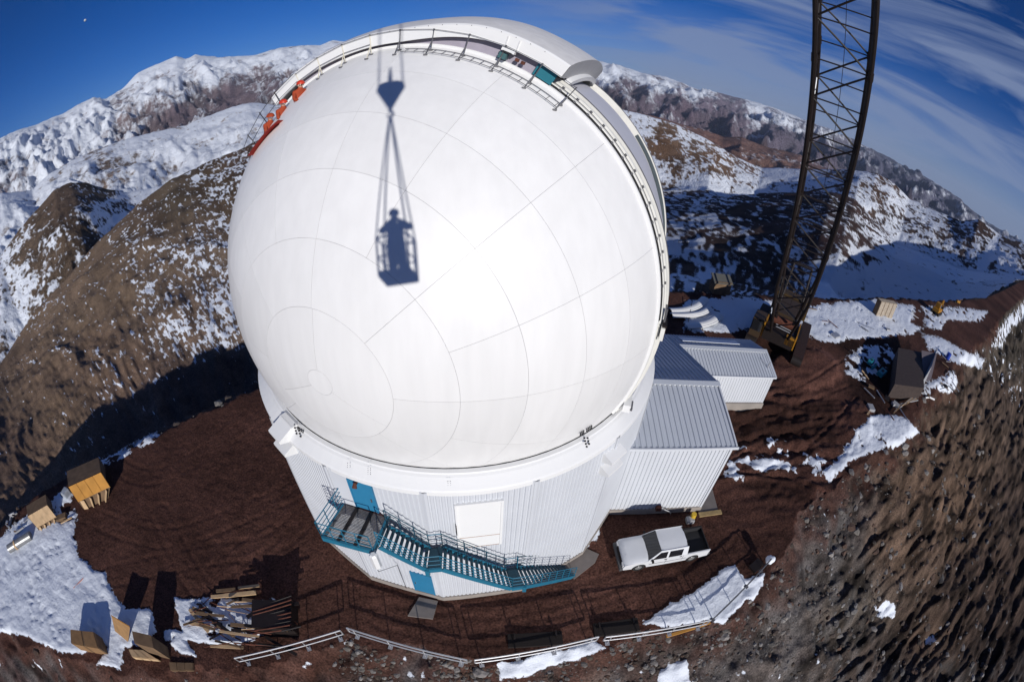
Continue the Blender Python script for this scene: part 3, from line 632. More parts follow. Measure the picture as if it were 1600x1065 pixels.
# stacked vent hoods on the left and right of the wall
def hood(P,ang,zc,w=1.25,dep=1.1,hh=1.15):
    n=np.array([math.cos(R(ang)),math.sin(R(ang)),0]);u=np.array([-n[1],n[0],0]);base=np.array([P[0],P[1],0.])-n*dep
    g=MB().box(base+Z*(zc-.2)-n*.1,(w+.06,.3,2*hh+.3),u,n,Z).build('vent_hood',white,obs)
    for i,z in enumerate((zc+hh*.95,zc)):
        a=base-u*w/2+Z*z;b=base+u*w/2+Z*z;c=b+n*dep-Z*hh*.42;d_=a+n*dep-Z*hh*.42;e=d_-Z*.12;f=c-Z*.12;g1=a-Z*hh*.9;h1=b-Z*hh*.9
        mb=MB();mb.quad(a,b,c,d_);mb.quad(d_,c,f,e);mb.v+=[tuple(q) for q in (a,d_,e,g1,b,c,f,h1)];k=len(mb.v)-8;mb.f+=[(k,k+1,k+2,k+3),(k+4,k+7,k+6,k+5)]
        mb.quad(g1,h1,f,e);mb.build('hood_cowl',white,g)
Pl=hit_cyl(431,690,10.45);hood(Pl,math.degrees(math.atan2(Pl[1]-WC[1],Pl[0]-WC[0])),Pl[2]-.1,.95,.75,.78)
Pr=hit_cyl(966,722,10.4);hood(Pr,math.degrees(math.atan2(Pr[1]-WC[1],Pr[0]-WC[0])),Pr[2]-.1,1.0,.75,.78)
# ---- shutter arch girders, lower shutter, upper shutter
def sweep(prof,m0,m1,name,m_,parent=obs,smooth=False,step=1.5,clip=True,off=None):
    n=max(2,int(abs(m1-m0)/step));P=[[dome(s,r+(off(m) if off else 0),m) for s,r in prof] for m in np.linspace(m0,m1,n+1)]
    me=MB().grid(P).mesh(name,m_,smooth)
    if clip: clip_mesh(me,(0,0,ZR+.01),(0,0,1))
    return link(name,me,parent)
for sg in (1,-1):
    g=sweep([(sg*4.13,8.9),(sg*4.13,9.20),(sg*4.03,9.22)],-24,128,'arch_girder',white,None or obs)
    sweep([(sg*4.03,9.22),(sg*4.02,9.1),(sg*3.94,9.1),(sg*3.93,9.28)],4,128,'girder_groove',darkg,g)
    sweep([(sg*4.03,9.22),(sg*3.93,9.28)],-24,4,'girder_rail',rail_w,g)
    sweep([(sg*3.93,9.28),(sg*3.92,9.31),(sg*3.80,9.33),(sg*3.79,9.28)],-24,128,'girder_rail',rail_w,g)
    sweep([(sg*3.79,9.28),(sg*3.78,9.2),(sg*3.71,9.2),(sg*3.70,9.34)],2,128,'girder_groove',mat('groove_grey',(.09,.09,.095),.7),g)
    sweep([(sg*3.70,9.34),(sg*3.69,9.41),(sg*3.54,9.43),(sg*3.53,9.36)],-24,128,'girder_rail',rail_w,g)
    sweep([(sg*3.53,9.36),(sg*3.52,9.26),(sg*3.43,9.26),(sg*3.42,9.40)],4,128,'girder_groove',darkg,g)
    sweep([(sg*3.73,9.3),(sg*3.42,9.4)],-24,2,'girder_rail',rail_w,g)
    sweep([(sg*3.42,9.40),(sg*3.42,9.50),(sg*3.30,9.50),(sg*3.30,9.0)],-24,128,'girder_rail',rail_w,g)
    sweep([(sg*3.365,9.503),(sg*3.335,9.53),(sg*3.31,9.503)],8,128,'running_rail',railgrey,g)
    c=MB().box((0,0,0),(.05,.09,.06)).mesh('rail_clip',railgrey)
    for i,m in enumerate(np.arange(12,60,3.4)):
        for ss,rr in ((3.95,9.27),(3.70,9.37)):
            o=link('rail_clip',c,g);P=dome(sg*ss,rr,m);X=DA;Y=(DB*math.cos(R(m))+Z*math.sin(R(m)));T=np.cross(X,Y)
            o.matrix_local=Matrix(((X[0],T[0],Y[0],P[0]),(X[1],T[1],Y[1],P[1]),(X[2],T[2],Y[2],P[2]),(0,0,0,1)))
# back girder's blue brackets
for m in np.arange(8,41,4.6):
    P=dome(-3.47,9.39,m);Y=(DB*math.cos(R(m))+Z*math.sin(R(m)));MB().box(P,(.16,.2,.1),DA,np.cross(DA,Y),Y).build('blue_bracket',mat('bracket_blue',(.04,.075,.085),.5),obs)
sweep([(-3.28,9.0),(-3.28,9.22),(-2.6,9.30),(-1.3,9.36),(0,9.38),(1.3,9.36),(2.6,9.30),(3.28,9.22),(3.28,9.0)],-24,66,'lower_shutter',lav,smooth=True)
sweep([(-3.28,9.27),(-3.28,9.44)],4,38,'girder_side_strip',mat('strip_teal',(.07,.09,.10),.5))
sweep([(4.06,9.15),(4.06,9.75)],60,118,'skirt_inner_band',mat('band_lavender',(.36,.33,.39),.6))
sweep([(3.28,8.95),(-3.28,8.95)],-24,128,'slit_lining',darkg)
# dark box at the girder foot and end bracket
P=dome(3.75,9.42,1.2);Y=DB
MB().box(P,(.72,.5,.14),DA,Z,DB).build('limit_switch_box',rail_w,obs)
for q in (-.17,.17): MB().box(P+DA*q+DB*.08,(.28,.42,.03),DA,Z,DB).build('box_window',mat('dark_red_window',(.05,.02,.02),.4),obs)
MB().box(P+Z*.33+DB*.03,(.72,.07,.16),DA,Z,DB).build('box_lintel',black,obs)
for q in (-.22,.1): MB().box(P+Z*.62+DA*q,(.05,.5,.06),DA,Z,DB).build('box_strut',railgrey,obs)
P=dome(3.8,9.45,-20.5);MB().box(P,(.75,.35,.3),DA,Z,DB).build('end_bracket',white,obs)
P=dome(3.95,9.62,-20);MB().box(P,(.5,.1,.08),DA,Z,DB).build('end_bracket',railgrey,obs)
# upper shutter
def soff(m): return .36*float(sstep(92,70,m))+.10*float(sstep(100,126,m))
def crown(m): return .46+.2*float(sstep(58,95,m))
m0,m1=57.2,127.2;ms_=np.linspace(m0,m1,60)
sk=MB().grid([[dome(s,r+soff(m)*o,m) for s,r,o in ((4.24,9.27,1.05),(4.34,9.27,1.05),(4.34,9.70,1.0),(4.26,9.76,1.0))] for m in ms_]).build('upper_shutter',white,obs)
def cr_prof(m,n=15):
    o=[]
    for i in range(n+1):
        t=i/n;s=4.26-8.52*t;o.append((s,9.76+soff(m)+crown(m)*(math.sin(math.pi*t)**.75)))
    return o
MB().grid([[dome(s,r,m) for s,r in cr_prof(m)] for m in ms_]).build('shutter_crown',mat('crown_white',(.66,.65,.64),.5),sk,smooth=True)
MB().grid([[dome(s,r+soff(m),m) for s,r in ((-4.26,9.76),(-4.34,9.7),(-4.34,9.27))] for m in ms_]).build('shutter_far_skirt',white,sk)
MB().grid([[dome(s,r+soff(m),m) for s,r in ((4.23,9.30),(-4.23,9.30))] for m in ms_]).build('shutter_underside',mat('underside',(.25,.23,.24),.7),sk)
for mm in (m0,m1):
    pr=cr_prof(mm,20);top=[dome(s,r,mm) for s,r in pr];bot=[]
    for s,r in pr:
        rb=9.27+soff(mm) if abs(s)>3.3 else 9.42+.36*math.cos(s/3.3*math.pi/2)**.6 if mm==m0 else 9.3
        bot.append(dome(s,min(rb,r-.02),mm))
    MB().grid([top,bot]).build('shutter_end_plate',mat('end_plate_grey',(.47,.47,.48),.5),sk)
    if mm==m0:
        P=[[dome(s*1.02,(9.42+.36*math.cos(s/3.3*math.pi/2)**.6)+o,mm-dm) for o,dm in ((.10,.0),(.10,1.1),(-.10,1.1),(-.10,.0))] for s in np.linspace(-3.3,3.3,25)]
        MB().grid(P).build('arch_lip',white,sk)
P=[[dome(4.18,r,m) for r in (9.24,9.24+soff(m)+.03)] for m in np.linspace(58,62,6)];MB().grid(P).build('teal_panel',mat('teal_sheet',(.02,.16,.21),.5),obs)
for s_ in np.linspace(62,125,24):
    P=dome(4.345,9.70+soff(s_),s_);MB().box(P,(.015,.03,.03)).build('skirt_rivet',railgrey,sk)
Pm=dome(4.3,9.5,67.6)
Y=DB*math.cos(R(67.6))+Z*math.sin(R(67.6));T=np.cross(DA,Y)
MB().box(dome(4.32,9.58,67.6),(.2,.42,.10),DA,T,Y).build('drive_bracket',white,obs);MB().box(dome(4.42,9.52,67.6),(.04,.3,.05),DA,T,Y).build('bracket_slot',darkg,obs)
MB().box(dome(4.26,9.36,68.3),(.22,.24,.2),DA,T,Y).build('drive_motor',mat('motor_teal',(.06,.14,.15),.5),obs)
for q in (65.5,64.3): MB().box(dome(4.3,9.42,q),(.08,.12,.10),DA,T,Y).build('cable_box',rust,obs)
for q in (68.5,66.3): MB().bar(dome(4.35,9.68,q),dome(4.36,10.02,q+.2),.05,.02).build('skirt_rib',white,obs)
# walkway rail of the dome
wr_=thing('walkway_railing','thin steel handrail with splayed feet curving along the top of the dome','railing',dome(4.4,8.98,90),world=True)
pm=[54,61.1,68.3,75.4,82.5,89.6,96.5,103.5,110.5,117.5]
for i,m in enumerate(pm):
    f=sph(63.9,m,RD+.01);top=dome(4.4,9.70,m);f2=sph(61.9,m,RD+.01);mm_=cream if i>=6 else railgrey
    po=MB().tube([f,top],.017,6).build('post',mm_,wr_);MB().tube([f2,dome(4.42,9.3,m)],.018,6).build('strut',mm_,po)
    for q in (f,f2): MB().box(q,(.12,.12,.05)).build('foot_plate',railgrey,po)
    MB().tube([top-DA*.03,top+DA*.03],.028,6).build('cap',railgrey,po)
MB().tube([dome(4.4,9.70,m) for m in pm],.010,6).build('handrail',railgrey,wr_)
mid=[dome(4.4,9.36,m) for m in pm[6:]];MB().tube(mid,.012,6).build('mid_rail',railgrey,wr_)
for s_,r_ in ((4.42,9.02),(4.72,8.92)): MB().tube([dome(s_,r_,m) for m in np.arange(54,90,1.8)],.012,5).build('ladder_rail',railgrey,wr_)
for m in np.arange(54.5,90,2.05): MB().tube([dome(4.42,9.02,m),dome(4.72,8.92,m)],.009,5).build('rung',railgrey,wr_)

# ================================================================== WINGS
def roofq(parent,A,B,C,D,pitch=.28,name='roof',m_=None):
    A,B,C,D=[np.array(q,float) for q in (A,B,C,D)];n=np.cross(B-A,D-A);n/=np.linalg.norm(n);n=n if n[2]>0 else -n
    return corr(A,B,C,D,n,pitch,.045).build(name,m_ or roofm,parent)
MB().poly([atz(*q,.12) for q in ((1092,762),(1112,760),(1122,797),(1092,800))],.3,Z).build('concrete_pad',mat('pad_concrete',(.19,.165,.15),.9,var=.15,scale=2,bump=.3),label='grey concrete pad behind the front right corner of the tall annex',cat='slab')
an=thing('annex_building','tall ribbed white annex with grey pitched roof joined to the dome building','building',(9,18,0),world=True)
x0,x1,y0,yr,y1=5.0,11.9,14.95,19.25,28.4;ze,zrg,zb_=5.86,6.62,3.75
corr((x0,y0,.42),(x1,y0,.42),(x1,y0,5.8),(x0,y0,5.8),(0,-1,0),.24).build('front_wall',clad,an)
MB().poly([(x1,y0,-.5),(x1,y1,-.5),(x1,y1,3.6),(x1,yr,6.5),(x1,y0,5.8)],.1,(1,0,0)).build('end_wall',clad,an)
MB().box(((x0+x1)/2,y0+.05,.1),(x1-x0+.1,.25,.66)).build('concrete_footing',conc,an)
roofq(an,(x0-.2,y0-.14,ze),(x1+.15,y0-.14,ze),(x1+.15,yr,zrg),(x0-.2,yr,zrg),.3)
roofq(an,(x1+.15,y1,zb_),(x0-4,y1,zb_),(x0-4,yr,zrg),(x1+.15,yr,zrg),.3,'back_roof')
MB().box(((x0+x1)/2,yr-.12,zrg+.03),(x1-x0+.5,.34,.03),(1,0,0),(0,.984,.175),(0,-.175,.984)).box(((x0+x1)/2,yr+.14,zrg+.0),(x1-x0+.5,.24,.03),(1,0,0),(0,.96,-.28),(0,.28,.96)).build('ridge_cap',roofm,an)
for i in range(23): MB().box((5.3+i*.3,yr-.31,zrg+.0),(.12,.05,.035)).build('ridge_closure',white,an)
MB().box(((x0+x1)/2,y0-.17,ze-.05),(x1-x0+.5,.08,.16)).build('eave_trim',clad,an)
MB().box((x1+.15,(y0+yr)/2,(ze+zrg)/2),(.09,yr-y0+.2,.12),(1,0,0),(0,.985,.174),(0,-.174,.985)).build('verge_trim',clad,an)
MB().box((x1+.15,(y1+yr)/2,(zb_+zrg)/2-.02),(.09,y1-yr+.2,.12),(1,0,0),(0,.954,-.299),(0,.299,.954)).build('verge_trim',roofm,an)
MB().box((x1-.06,y0-.03,3.1),(.14,.06,5.4)).build('corner_trim',clad,an)
MB().tube([(9.2,y0-.2,.65),(9.6,y0-.35,.6),(9.9,y0-.25,.2),(9.95,y0-.2,0)],.03,6).build('drain_pipe',galv,an)
MB().box((9.0,y0-.12,.62),(.3,.25,.3)).build('junction_box',rust,an)
lo=thing('low_annex_building','small low white annex with pale ribbed roof behind the tall annex','building',(16,26,0),world=True)
X0,X1,Y0,Yr,Y1=11.95,20.15,24.3,26.9,29.6
corr((X0,Y0,.72),(X1,Y0,.72),(X1,Y0,3.3),(X0,Y0,3.3),(0,-1,0),.24).build('front_wall',clad,lo)
MB().poly([(X1,Y0,-.4),(X1,Y1,-.4),(X1,Y1,3.1),(X1,Yr,3.9),(X1,Y0,3.3)],.1,(1,0,0)).build('end_wall',clad,lo)
MB().box(((X0+X1)/2+.3,Y0-.02,.2),(X1-X0-.55,.25,1.0)).build('concrete_footing',conc,lo)
roofq(lo,(X0,Y0-.12,3.34),(X1+.12,Y0-.12,3.34),(X1+.12,Yr,3.98),(X0,Yr,3.98),.26)
roofq(lo,(X1+.12,Y1+.1,3.1),(X0,Y1+.1,3.1),(X0,Yr,3.98),(X1+.12,Yr,3.98),.26,'back_roof')
MB().box(((X0+X1)/2,Yr-.12,4.0),(X1-X0+.3,.32,.03),(1,0,0),(0,.98,.2),(0,-.2,.98)).build('ridge_cap',roofm,lo)
for i in range(31): MB().box((12.1+i*.262,Yr-.32,3.96),(.11,.05,.035)).build('ridge_closure',white,lo)
MB().box((X1+.12,(Y0+Yr)/2,3.66),(.2,Yr-Y0+.2,.06),(1,0,0),(0,.971,.24),(0,-.24,.971)).build('verge_trim',roofm,lo)
MB().box(((X0+X1)/2,Y0-.15,3.3),(X1-X0+.3,.07,.13)).build('eave_trim',clad,lo)
MB().box(((X0+X1)/2-.4,28.4,3.55),(5.2,1.0,.05),(1,0,0),(0,.95,-.31),(0,.31,.95)).build('roof_snow',mat('snow_white',(.8,.84,.9),.9),lo)
MB().tube([(19.75,25.1,3.6),(19.75,25.0,4.15)],.05,8).build('vent_pipe',galv,lo);MB().bar((19.35,25.9,3.78),(19.75,25.1,3.75),.04).build('pipe_stay',white,lo)

# ================================================================== BLUE STAIR
st=thing('steel_staircase','blue steel staircase with landings wrapping round the foot of the observatory','staircase',(-1,8.2,0),world=True)
def inward(P,w):
    c=np.array([WC[0],WC[1]]);d=c-np.array(P[:2]);d/=np.linalg.norm(d);return np.array([d[0]*w,d[1]*w,0])
O1=atz(503,838,7.2);O2=atz(583,860,7.2);O3=atz(592,852,7.2)
Q1=atz(667,889,5.9);Q2=atz(690,887,5.9);Q3=atz(800,918,3.4);Q4=atz(820,915,3.4);Q5=atz(897,899,.15)
def railing(P0,P1,n,parent,h=1.0,rails=3,bow=True,col=blue,ext=0):
    P0=np.array(P0);P1=np.array(P1)
    for i in range(n+1):
        q=P0+(P1-P0)*i/n;MB().tube([q,q+Z*h],.02,6).build('railing_post',col,parent)
    for r in range(rails):
        zz=Z*h*(1-r/rails);MB().tube([P0+zz,P1+zz],.018 if r else .024,6).build('handrail' if r==0 else 'mid_rail',col,parent)
def flight(A,B,w,n,name='flight'):
    A=np.array(A);B=np.array(B);iA=inward(A,w);iB=inward(B,w)
    up=Z
    f=MB().bar(A-Z*.12,B-Z*.12,.06,.26).build(name+'_stringer',blue,st);MB().bar(A+iA-Z*.12,B+iB-Z*.12,.06,.26).build(name+'_stringer',blue,st)
    dirh=(B-A)*[1,1,0];dirh/=np.linalg.norm(dirh)
    for i in range(n):
        t=(i+.5)/n;c=A+(B-A)*t;w_=inward(c,w);MB().box(c+w_/2,(.12,w*.93,.04),dirh,w_/w,Z).build('tread',bluedark,f)
    railing(A,B,max(3,int(n*.55)),st,1.0,4);railing(A+iA,B+iB,max(3,int(n*.3)),st,1.0,3,col=bluerail)
I1=atz(541,781,7.2);I2=O2+inward(O2,1.75)
dk=MB()
for i in range(30):
    u=(i+.5)/30;dk.bar(O1+(I1-O1)*u,O2+(I2-O2)*u,.028,.04)
dk=dk.build('upper_platform',grate,st,kind='stuff')
MB().poly([O2,O3,O3+inward(O3,1.55),I2],.05,Z).build('platform_corner',bluedark,st)
MB().bar(O1-Z*.1,O2-Z*.1,.1,.28).build('platform_beam',blue,st);MB().bar(O2-Z*.1,O2+inward(O2,1.7)-Z*.1,.08,.26).build('platform_beam',blue,st);MB().bar(O1-Z*.1,I1-Z*.1,.08,.26).build('platform_beam',blue,st)
for t in (.33,.66): MB().bar(O1+(O2-O1)*t-Z*.0,I1+(I2-I1)*t-Z*.0,.14,.1).build('grating_beam',black,st)
MB().bar(I1+(0,0,.02),I2+(0,0,.02),.35,.06).build('kick_plate',mat('dark_plate',(.06,.03,.03),.6),st)
railing(O1,O2,4,st,1.0,3);railing(O1,I1,3,st,1.0,4);railing(I1,I1+(I2-I1)*.42,2,st,1.05,3,col=bluerail)
for i in range(4): # folded end gate
    q=I1-(.45,0,0)+Z*.9*i/3;MB().tube([q,q+(.75,.02,-.12)],.014,5).build('gate_bar',railgrey,st)
MB().tube([I1-(.45,0,0),I1-(.45,0,-.9)],.016,5).build('gate_bar',railgrey,st)
flight(O3,Q1,1.0,9,'upper_flight')
MB().poly([Q1,Q2,Q2+inward(Q2,1.),Q1+inward(Q1,1.)],.06,Z).build('middle_landing',bluedark,st);MB().bar(Q1-Z*.12,Q2-Z*.12,.08,.26).build('landing_beam',blue,st);railing(Q1,Q2,1,st,1.0,3);railing(Q1+inward(Q1,1),Q2+inward(Q2,1),1,st,1.0,3)
flight(Q2,Q3,1.0,13,'middle_flight')
MB().poly([Q3,Q4,Q4+inward(Q4,1.05),Q3+inward(Q3,1.05)],.06,Z).build('lower_landing',bluedark,st);MB().bar(Q3-Z*.12,Q4-Z*.12,.08,.26).build('landing_beam',blue,st);railing(Q3,Q4,1,st,1.0,3);railing(Q3+inward(Q3,1),Q4+inward(Q4,1),1,st,1.0,3)
flight(Q4,Q5,1.05,14,'lower_flight')
for q,dz in ((Q1,.0),(Q4,.0)): MB().box(q+(0,0,-.25),(.16,.16,.5)).build('hanger_stub',blue,st)
MB().tube([O2+(.05,-.2,.1),O2+(.05,-.2,.02),O2+(.05,-.2,-.85),O2+(.05,-.2,-.95)],[.10,.17,.17,.10],6).build('white_lamp_box',white,st)
w=thing('hanging_cable','thin dark cable hanging down the wall from the white box on the stair','cable',tuple(O2),world=True);MB().tube([O2+(-.1,-.1,-.8),O2+(-.2,.1,-2),fp(0,.0,3,.08),fp(0,.05,.4,.1)],.012,5).build('cable_run',black,w)
for pts,z,nm,lb in (([(880,886),(907,852),(936,865),(930,878),(897,904)],.10,'concrete_pad','grey concrete pad at the foot of the blue stair'),([(655,932),(684,938),(676,966),(637,961)],.08,'concrete_pad','small concrete slab in front of the lower blue door')):
    P=[atz(a,b,z) for a,b in pts];o=MB().poly(P,.35,Z).build(nm,mat('pad_concrete',(.19,.165,.15),.9,var=.15,scale=2,bump=.3),label=lb,cat='slab')

# ================================================================== GUARD RAILS
rail_me={}
def guard(p0,p1,posts,label,mt=galv):
    A=atz(*p0,1.1);B=atz(*p1,1.1);A[2]=B[2]=0;L_=np.linalg.norm(B-A)
    t=thing('guard_rail',label,'guard rail',A,math.atan2(B[1]-A[1],B[0]-A[0]),'metal guard rails along the plateau edge')
    loop=[(0,0,1.12),(0,0,.62),(L_,0,.62),(L_,0,1.12)]
    MB().tube([(0.05,0,1.12),(L_-.05,0,1.12)],.045,10).build('top_rail',mt,t);MB().tube([(.05,0,.55),(L_-.05,0,.55)],.035,10).build('mid_rail',mt,t)
    for x in (0.05,L_-.05): MB().tube([(x,0,1.12),(x,0,.55)],.035,8).build('end_bar',mt,t)
    for i in range(posts):
        x=.35+(L_-.7)*i/(posts-1)
        po=MB().tube([(x,0,-.1),(x,0,1.1)],.03,8).build('post',mt,t);MB().box((x,-.02,.05),(.22,.25,.02)).build('base_plate',mt,po)
guard((365,1028),(533,984),4,'white metal guard rail below the timber pile at the plateau edge')
guard((540,980),(731,1031),4,'dull grey metal guard rail sloping down to the right below the small slab')
guard((740,1031),(937,994),4,'white metal guard rail above the long snow strip at the bottom')
guard((945,995),(1112,968),4,'shiny double guard rail in front of the pointed snow patch below the pickup')
guard((1119,962),(1206,872),4,'thin dark guard rail running up diagonally to the right of the pointed snow patch',railgrey)
t=thing('timber_beam','long yellow timber lying below the shiny guard rail near the pointed snow','timber',on_ground(1075,984),R(10));MB().box((0,0,.1),(2.6,.15,.12)).build('beam',wood,t)

# ================================================================== PICKUP
def pickup():
    a=atz(993,890,0);b=atz(1078,875,0);ang=math.atan2(*(a-b)[[1,0]])
    fw=(a-b)/np.linalg.norm(a-b);sd=np.array([fw[1],-fw[0],0]);c=(a+b)/2-np.array([-fw[1],fw[0],0])*.78
    t=thing('pickup_truck','white double cab pickup truck parked beside the annex with dark empty bed','pickup truck',(c[0],c[1],0.),math.atan2(fw[1],fw[0]))
    WB=1.6;W2=.86
    # x forward, y left ; near side (towards the camera) is +y
    def lower(y0,y1,xs,name):
        pass
    # body sides with wheel arches
    outline=[(-2.55,.45),(-2.55,1.02),(-.95,1.04),(1.25,1.02),(2.25,.93),(2.48,.84),(2.55,.62),(2.5,.40)]
    def arch(cx,r=.41,n=9): return [(cx+r*math.cos(q),.36+r*math.sin(q)) for q in np.linspace(0,math.pi,n)]
    low=[(2.5,.38)]+arch(WB)+arch(-WB)+[(-2.55,.42)]
    side=outline+low
    for y in (W2,-W2):
        MB().poly([(x,y,z) for x,z in side],.05*(1 if y>0 else -1),(0,1,0)).build('body_side',carw,t,bevel=0)
    # bonnet loft
    P=[]
    for x,z,w in ((1.15,1.06,.80),(1.5,1.05,.81),(1.9,1.02,.81),(2.25,.97,.79),(2.45,.87,.76),(2.55,.70,.74),(2.56,.45,.74)):
        P.append([(x,-W2-.002,z-.06),(x,-w,z-.02),(x,-w*.7,z+.02),(x,-.3,z+.035),(x,0,z+.03),(x,.3,z+.035),(x,w*.7,z+.02),(x,w,z-.02),(x,W2+.002,z-.06)])
    MB().grid(P).build('bonnet',carw,t,smooth=True)
    for y in (.32,-.32): MB().bar((1.25,y,1.095),(2.35,y*.85,.985),.03,.015).build('bonnet_crease',carw,t)
    MB().box((2.57,0,.66),(.05,1.05,.2)).build('grille',black,t)
    MB().box((2.62,0,.45),(.18,1.76,.2)).build('front_bumper',mat('bumper_grey',(.10,.10,.10),.5),t,bevel=.03)
    for y in (.66,-.66): MB().box((2.55,y,.70),(.08,.28,.17)).build('headlight',mat('lamp_glass',(.6,.6,.6),.1),t,bevel=.02)
    # cab roof, pillars and glass
    rz=1.74
    roof=[[(x,y,rz-.03-(.05 if abs(y)>.6 else 0)-(.04 if x in (.62,-.98) else 0)) for y in (-.70,-.62,-.3,0,.3,.62,.70)] for x in (.62,.45,0,-.5,-.85,-.98)]
    MB().grid(roof).build('cab_roof',carw,t,smooth=True)
    ws=[(1.22,-.76,1.04),(1.22,.76,1.04),(.62,.66,rz-.07),(.62,-.66,rz-.07)];MB().poly(ws,.02,(.7,0,.7)).build('windscreen',glassd,t)
    MB().poly([(-1.06,-.72,1.05),(-.98,-.66,rz-.07),(-.98,.66,rz-.07),(-1.06,.72,1.05)],.02,(-1,0,.1)).build('rear_window',glassd,t)
    for s in (1,-1):
        y0,y1=.855*s,.70*s
        sh=[(1.25,y0,1.02),(-1.08,y0,1.02),(-1.0,y1,rz-.06),(.62,y1,rz-.06)]
        MB().poly(sh,.03*s,(0,1,0)).build('cab_side',carw,t)
        def lerp(x,z):
            return (x,y0+(y1-y0)*(z-1.02)/(rz-.08-1.02)+.012*s,z)
        for wx in ([(1.02,1.08),(.20,1.08),(.20,1.56),(.62,1.56)],[(.08,1.08),(-.72,1.08),(-.72,1.56),(.08,1.56)]):
            MB().poly([lerp(*q) for q in wx],.01*s,(0,1,0)).build('side_window',glassd,t)
        for x in (.14,-.86): MB().box((x,.864*s,.76),(.012,.012,.5)).build('door_gap',darkg,t)
        for x in (.22,-.70): MB().box((x,.872*s,.96),(.14,.03,.035)).build('door_handle',black,t)
        MB().box((1.02,.96*s,1.1),(.1,.17,.14)).build('wing_mirror',black,t,bevel=.02)
        MB().box((0,.873*s,.68),(2.2,.02,.05)).build('side_trim',greyp,t)
        # bed wall
        MB().box((-1.80,(W2-.03)*s,1.03),(1.5,.06,.05)).build('bed_rail',carw if s>0 else black,t)
        MB().box((-1.80,(W2-.09)*s,.85),(1.46,.03,.38)).build('bed_liner',darkg,t)
        MB().box((-2.57,.74*s,.78),(.05,.16,.26)).build('tail_light',mat('red_lamp',(.3,.02,.02),.3),t)
    MB().box((-1.80,0,.68),(1.5,1.6,.04)).build('bed_floor',darkg,t)
    MB().box((-1.08,0,.86),(.04,1.6,.4)).build('bed_front',black,t)
    MB().box((-2.54,0,.76),(.05,1.66,.40)).build('tailgate',darkg,t)
    MB().box((-2.68,0,.45),(.14,1.6,.14)).build('rear_bumper',mat('bumper_grey',(.10,.10,.10),.5),t)
    MB().box((0,0,.42),(4.6,1.4,.18)).build('chassis',black,t)
    MB().box((-1.14,0,1.35),(.06,1.3,.06)).tube([(-1.14,.62,1.0),(-1.14,.62,1.36)],.03,6).tube([(-1.14,-.62,1.0),(-1.14,-.62,1.36)],.03,6).build('roll_bar',black,t)
    wm=MB();k=24
    prof=[(.20,-.09),(.30,-.10),(.345,-.08),(.36,-.04),(.36,.04),(.345,.08),(.30,.10),(.20,.09)]
    wm.grid([[(r*math.cos(q),y,r*math.sin(q)) for r,y in prof] for q in np.linspace(0,2*math.pi,k+1)])
    tm=wm.mesh('tyre',rubber,smooth=True)
    rm=MB();rm.grid([[(r*math.cos(q),y,r*math.sin(q)) for r,y in ((0,.05),(.09,.06),(.1,.03),(.16,.02),(.2,.075),(.205,.0))] for q in np.linspace(0,2*math.pi,k+1)]);rm=rm.mesh('rim',mat('rim_grey',(.42,.42,.42),.35,.6),smooth=True)
    for x in (WB,-WB):
        for s in (1,-1):
            w=thing('wheel',None,None,(x,.76*s,.36));w.parent=t
            if s<0: w.rotation_euler=(0,0,math.pi)
            link('tyre',tm,w);link('rim',rm,w)
pickup()
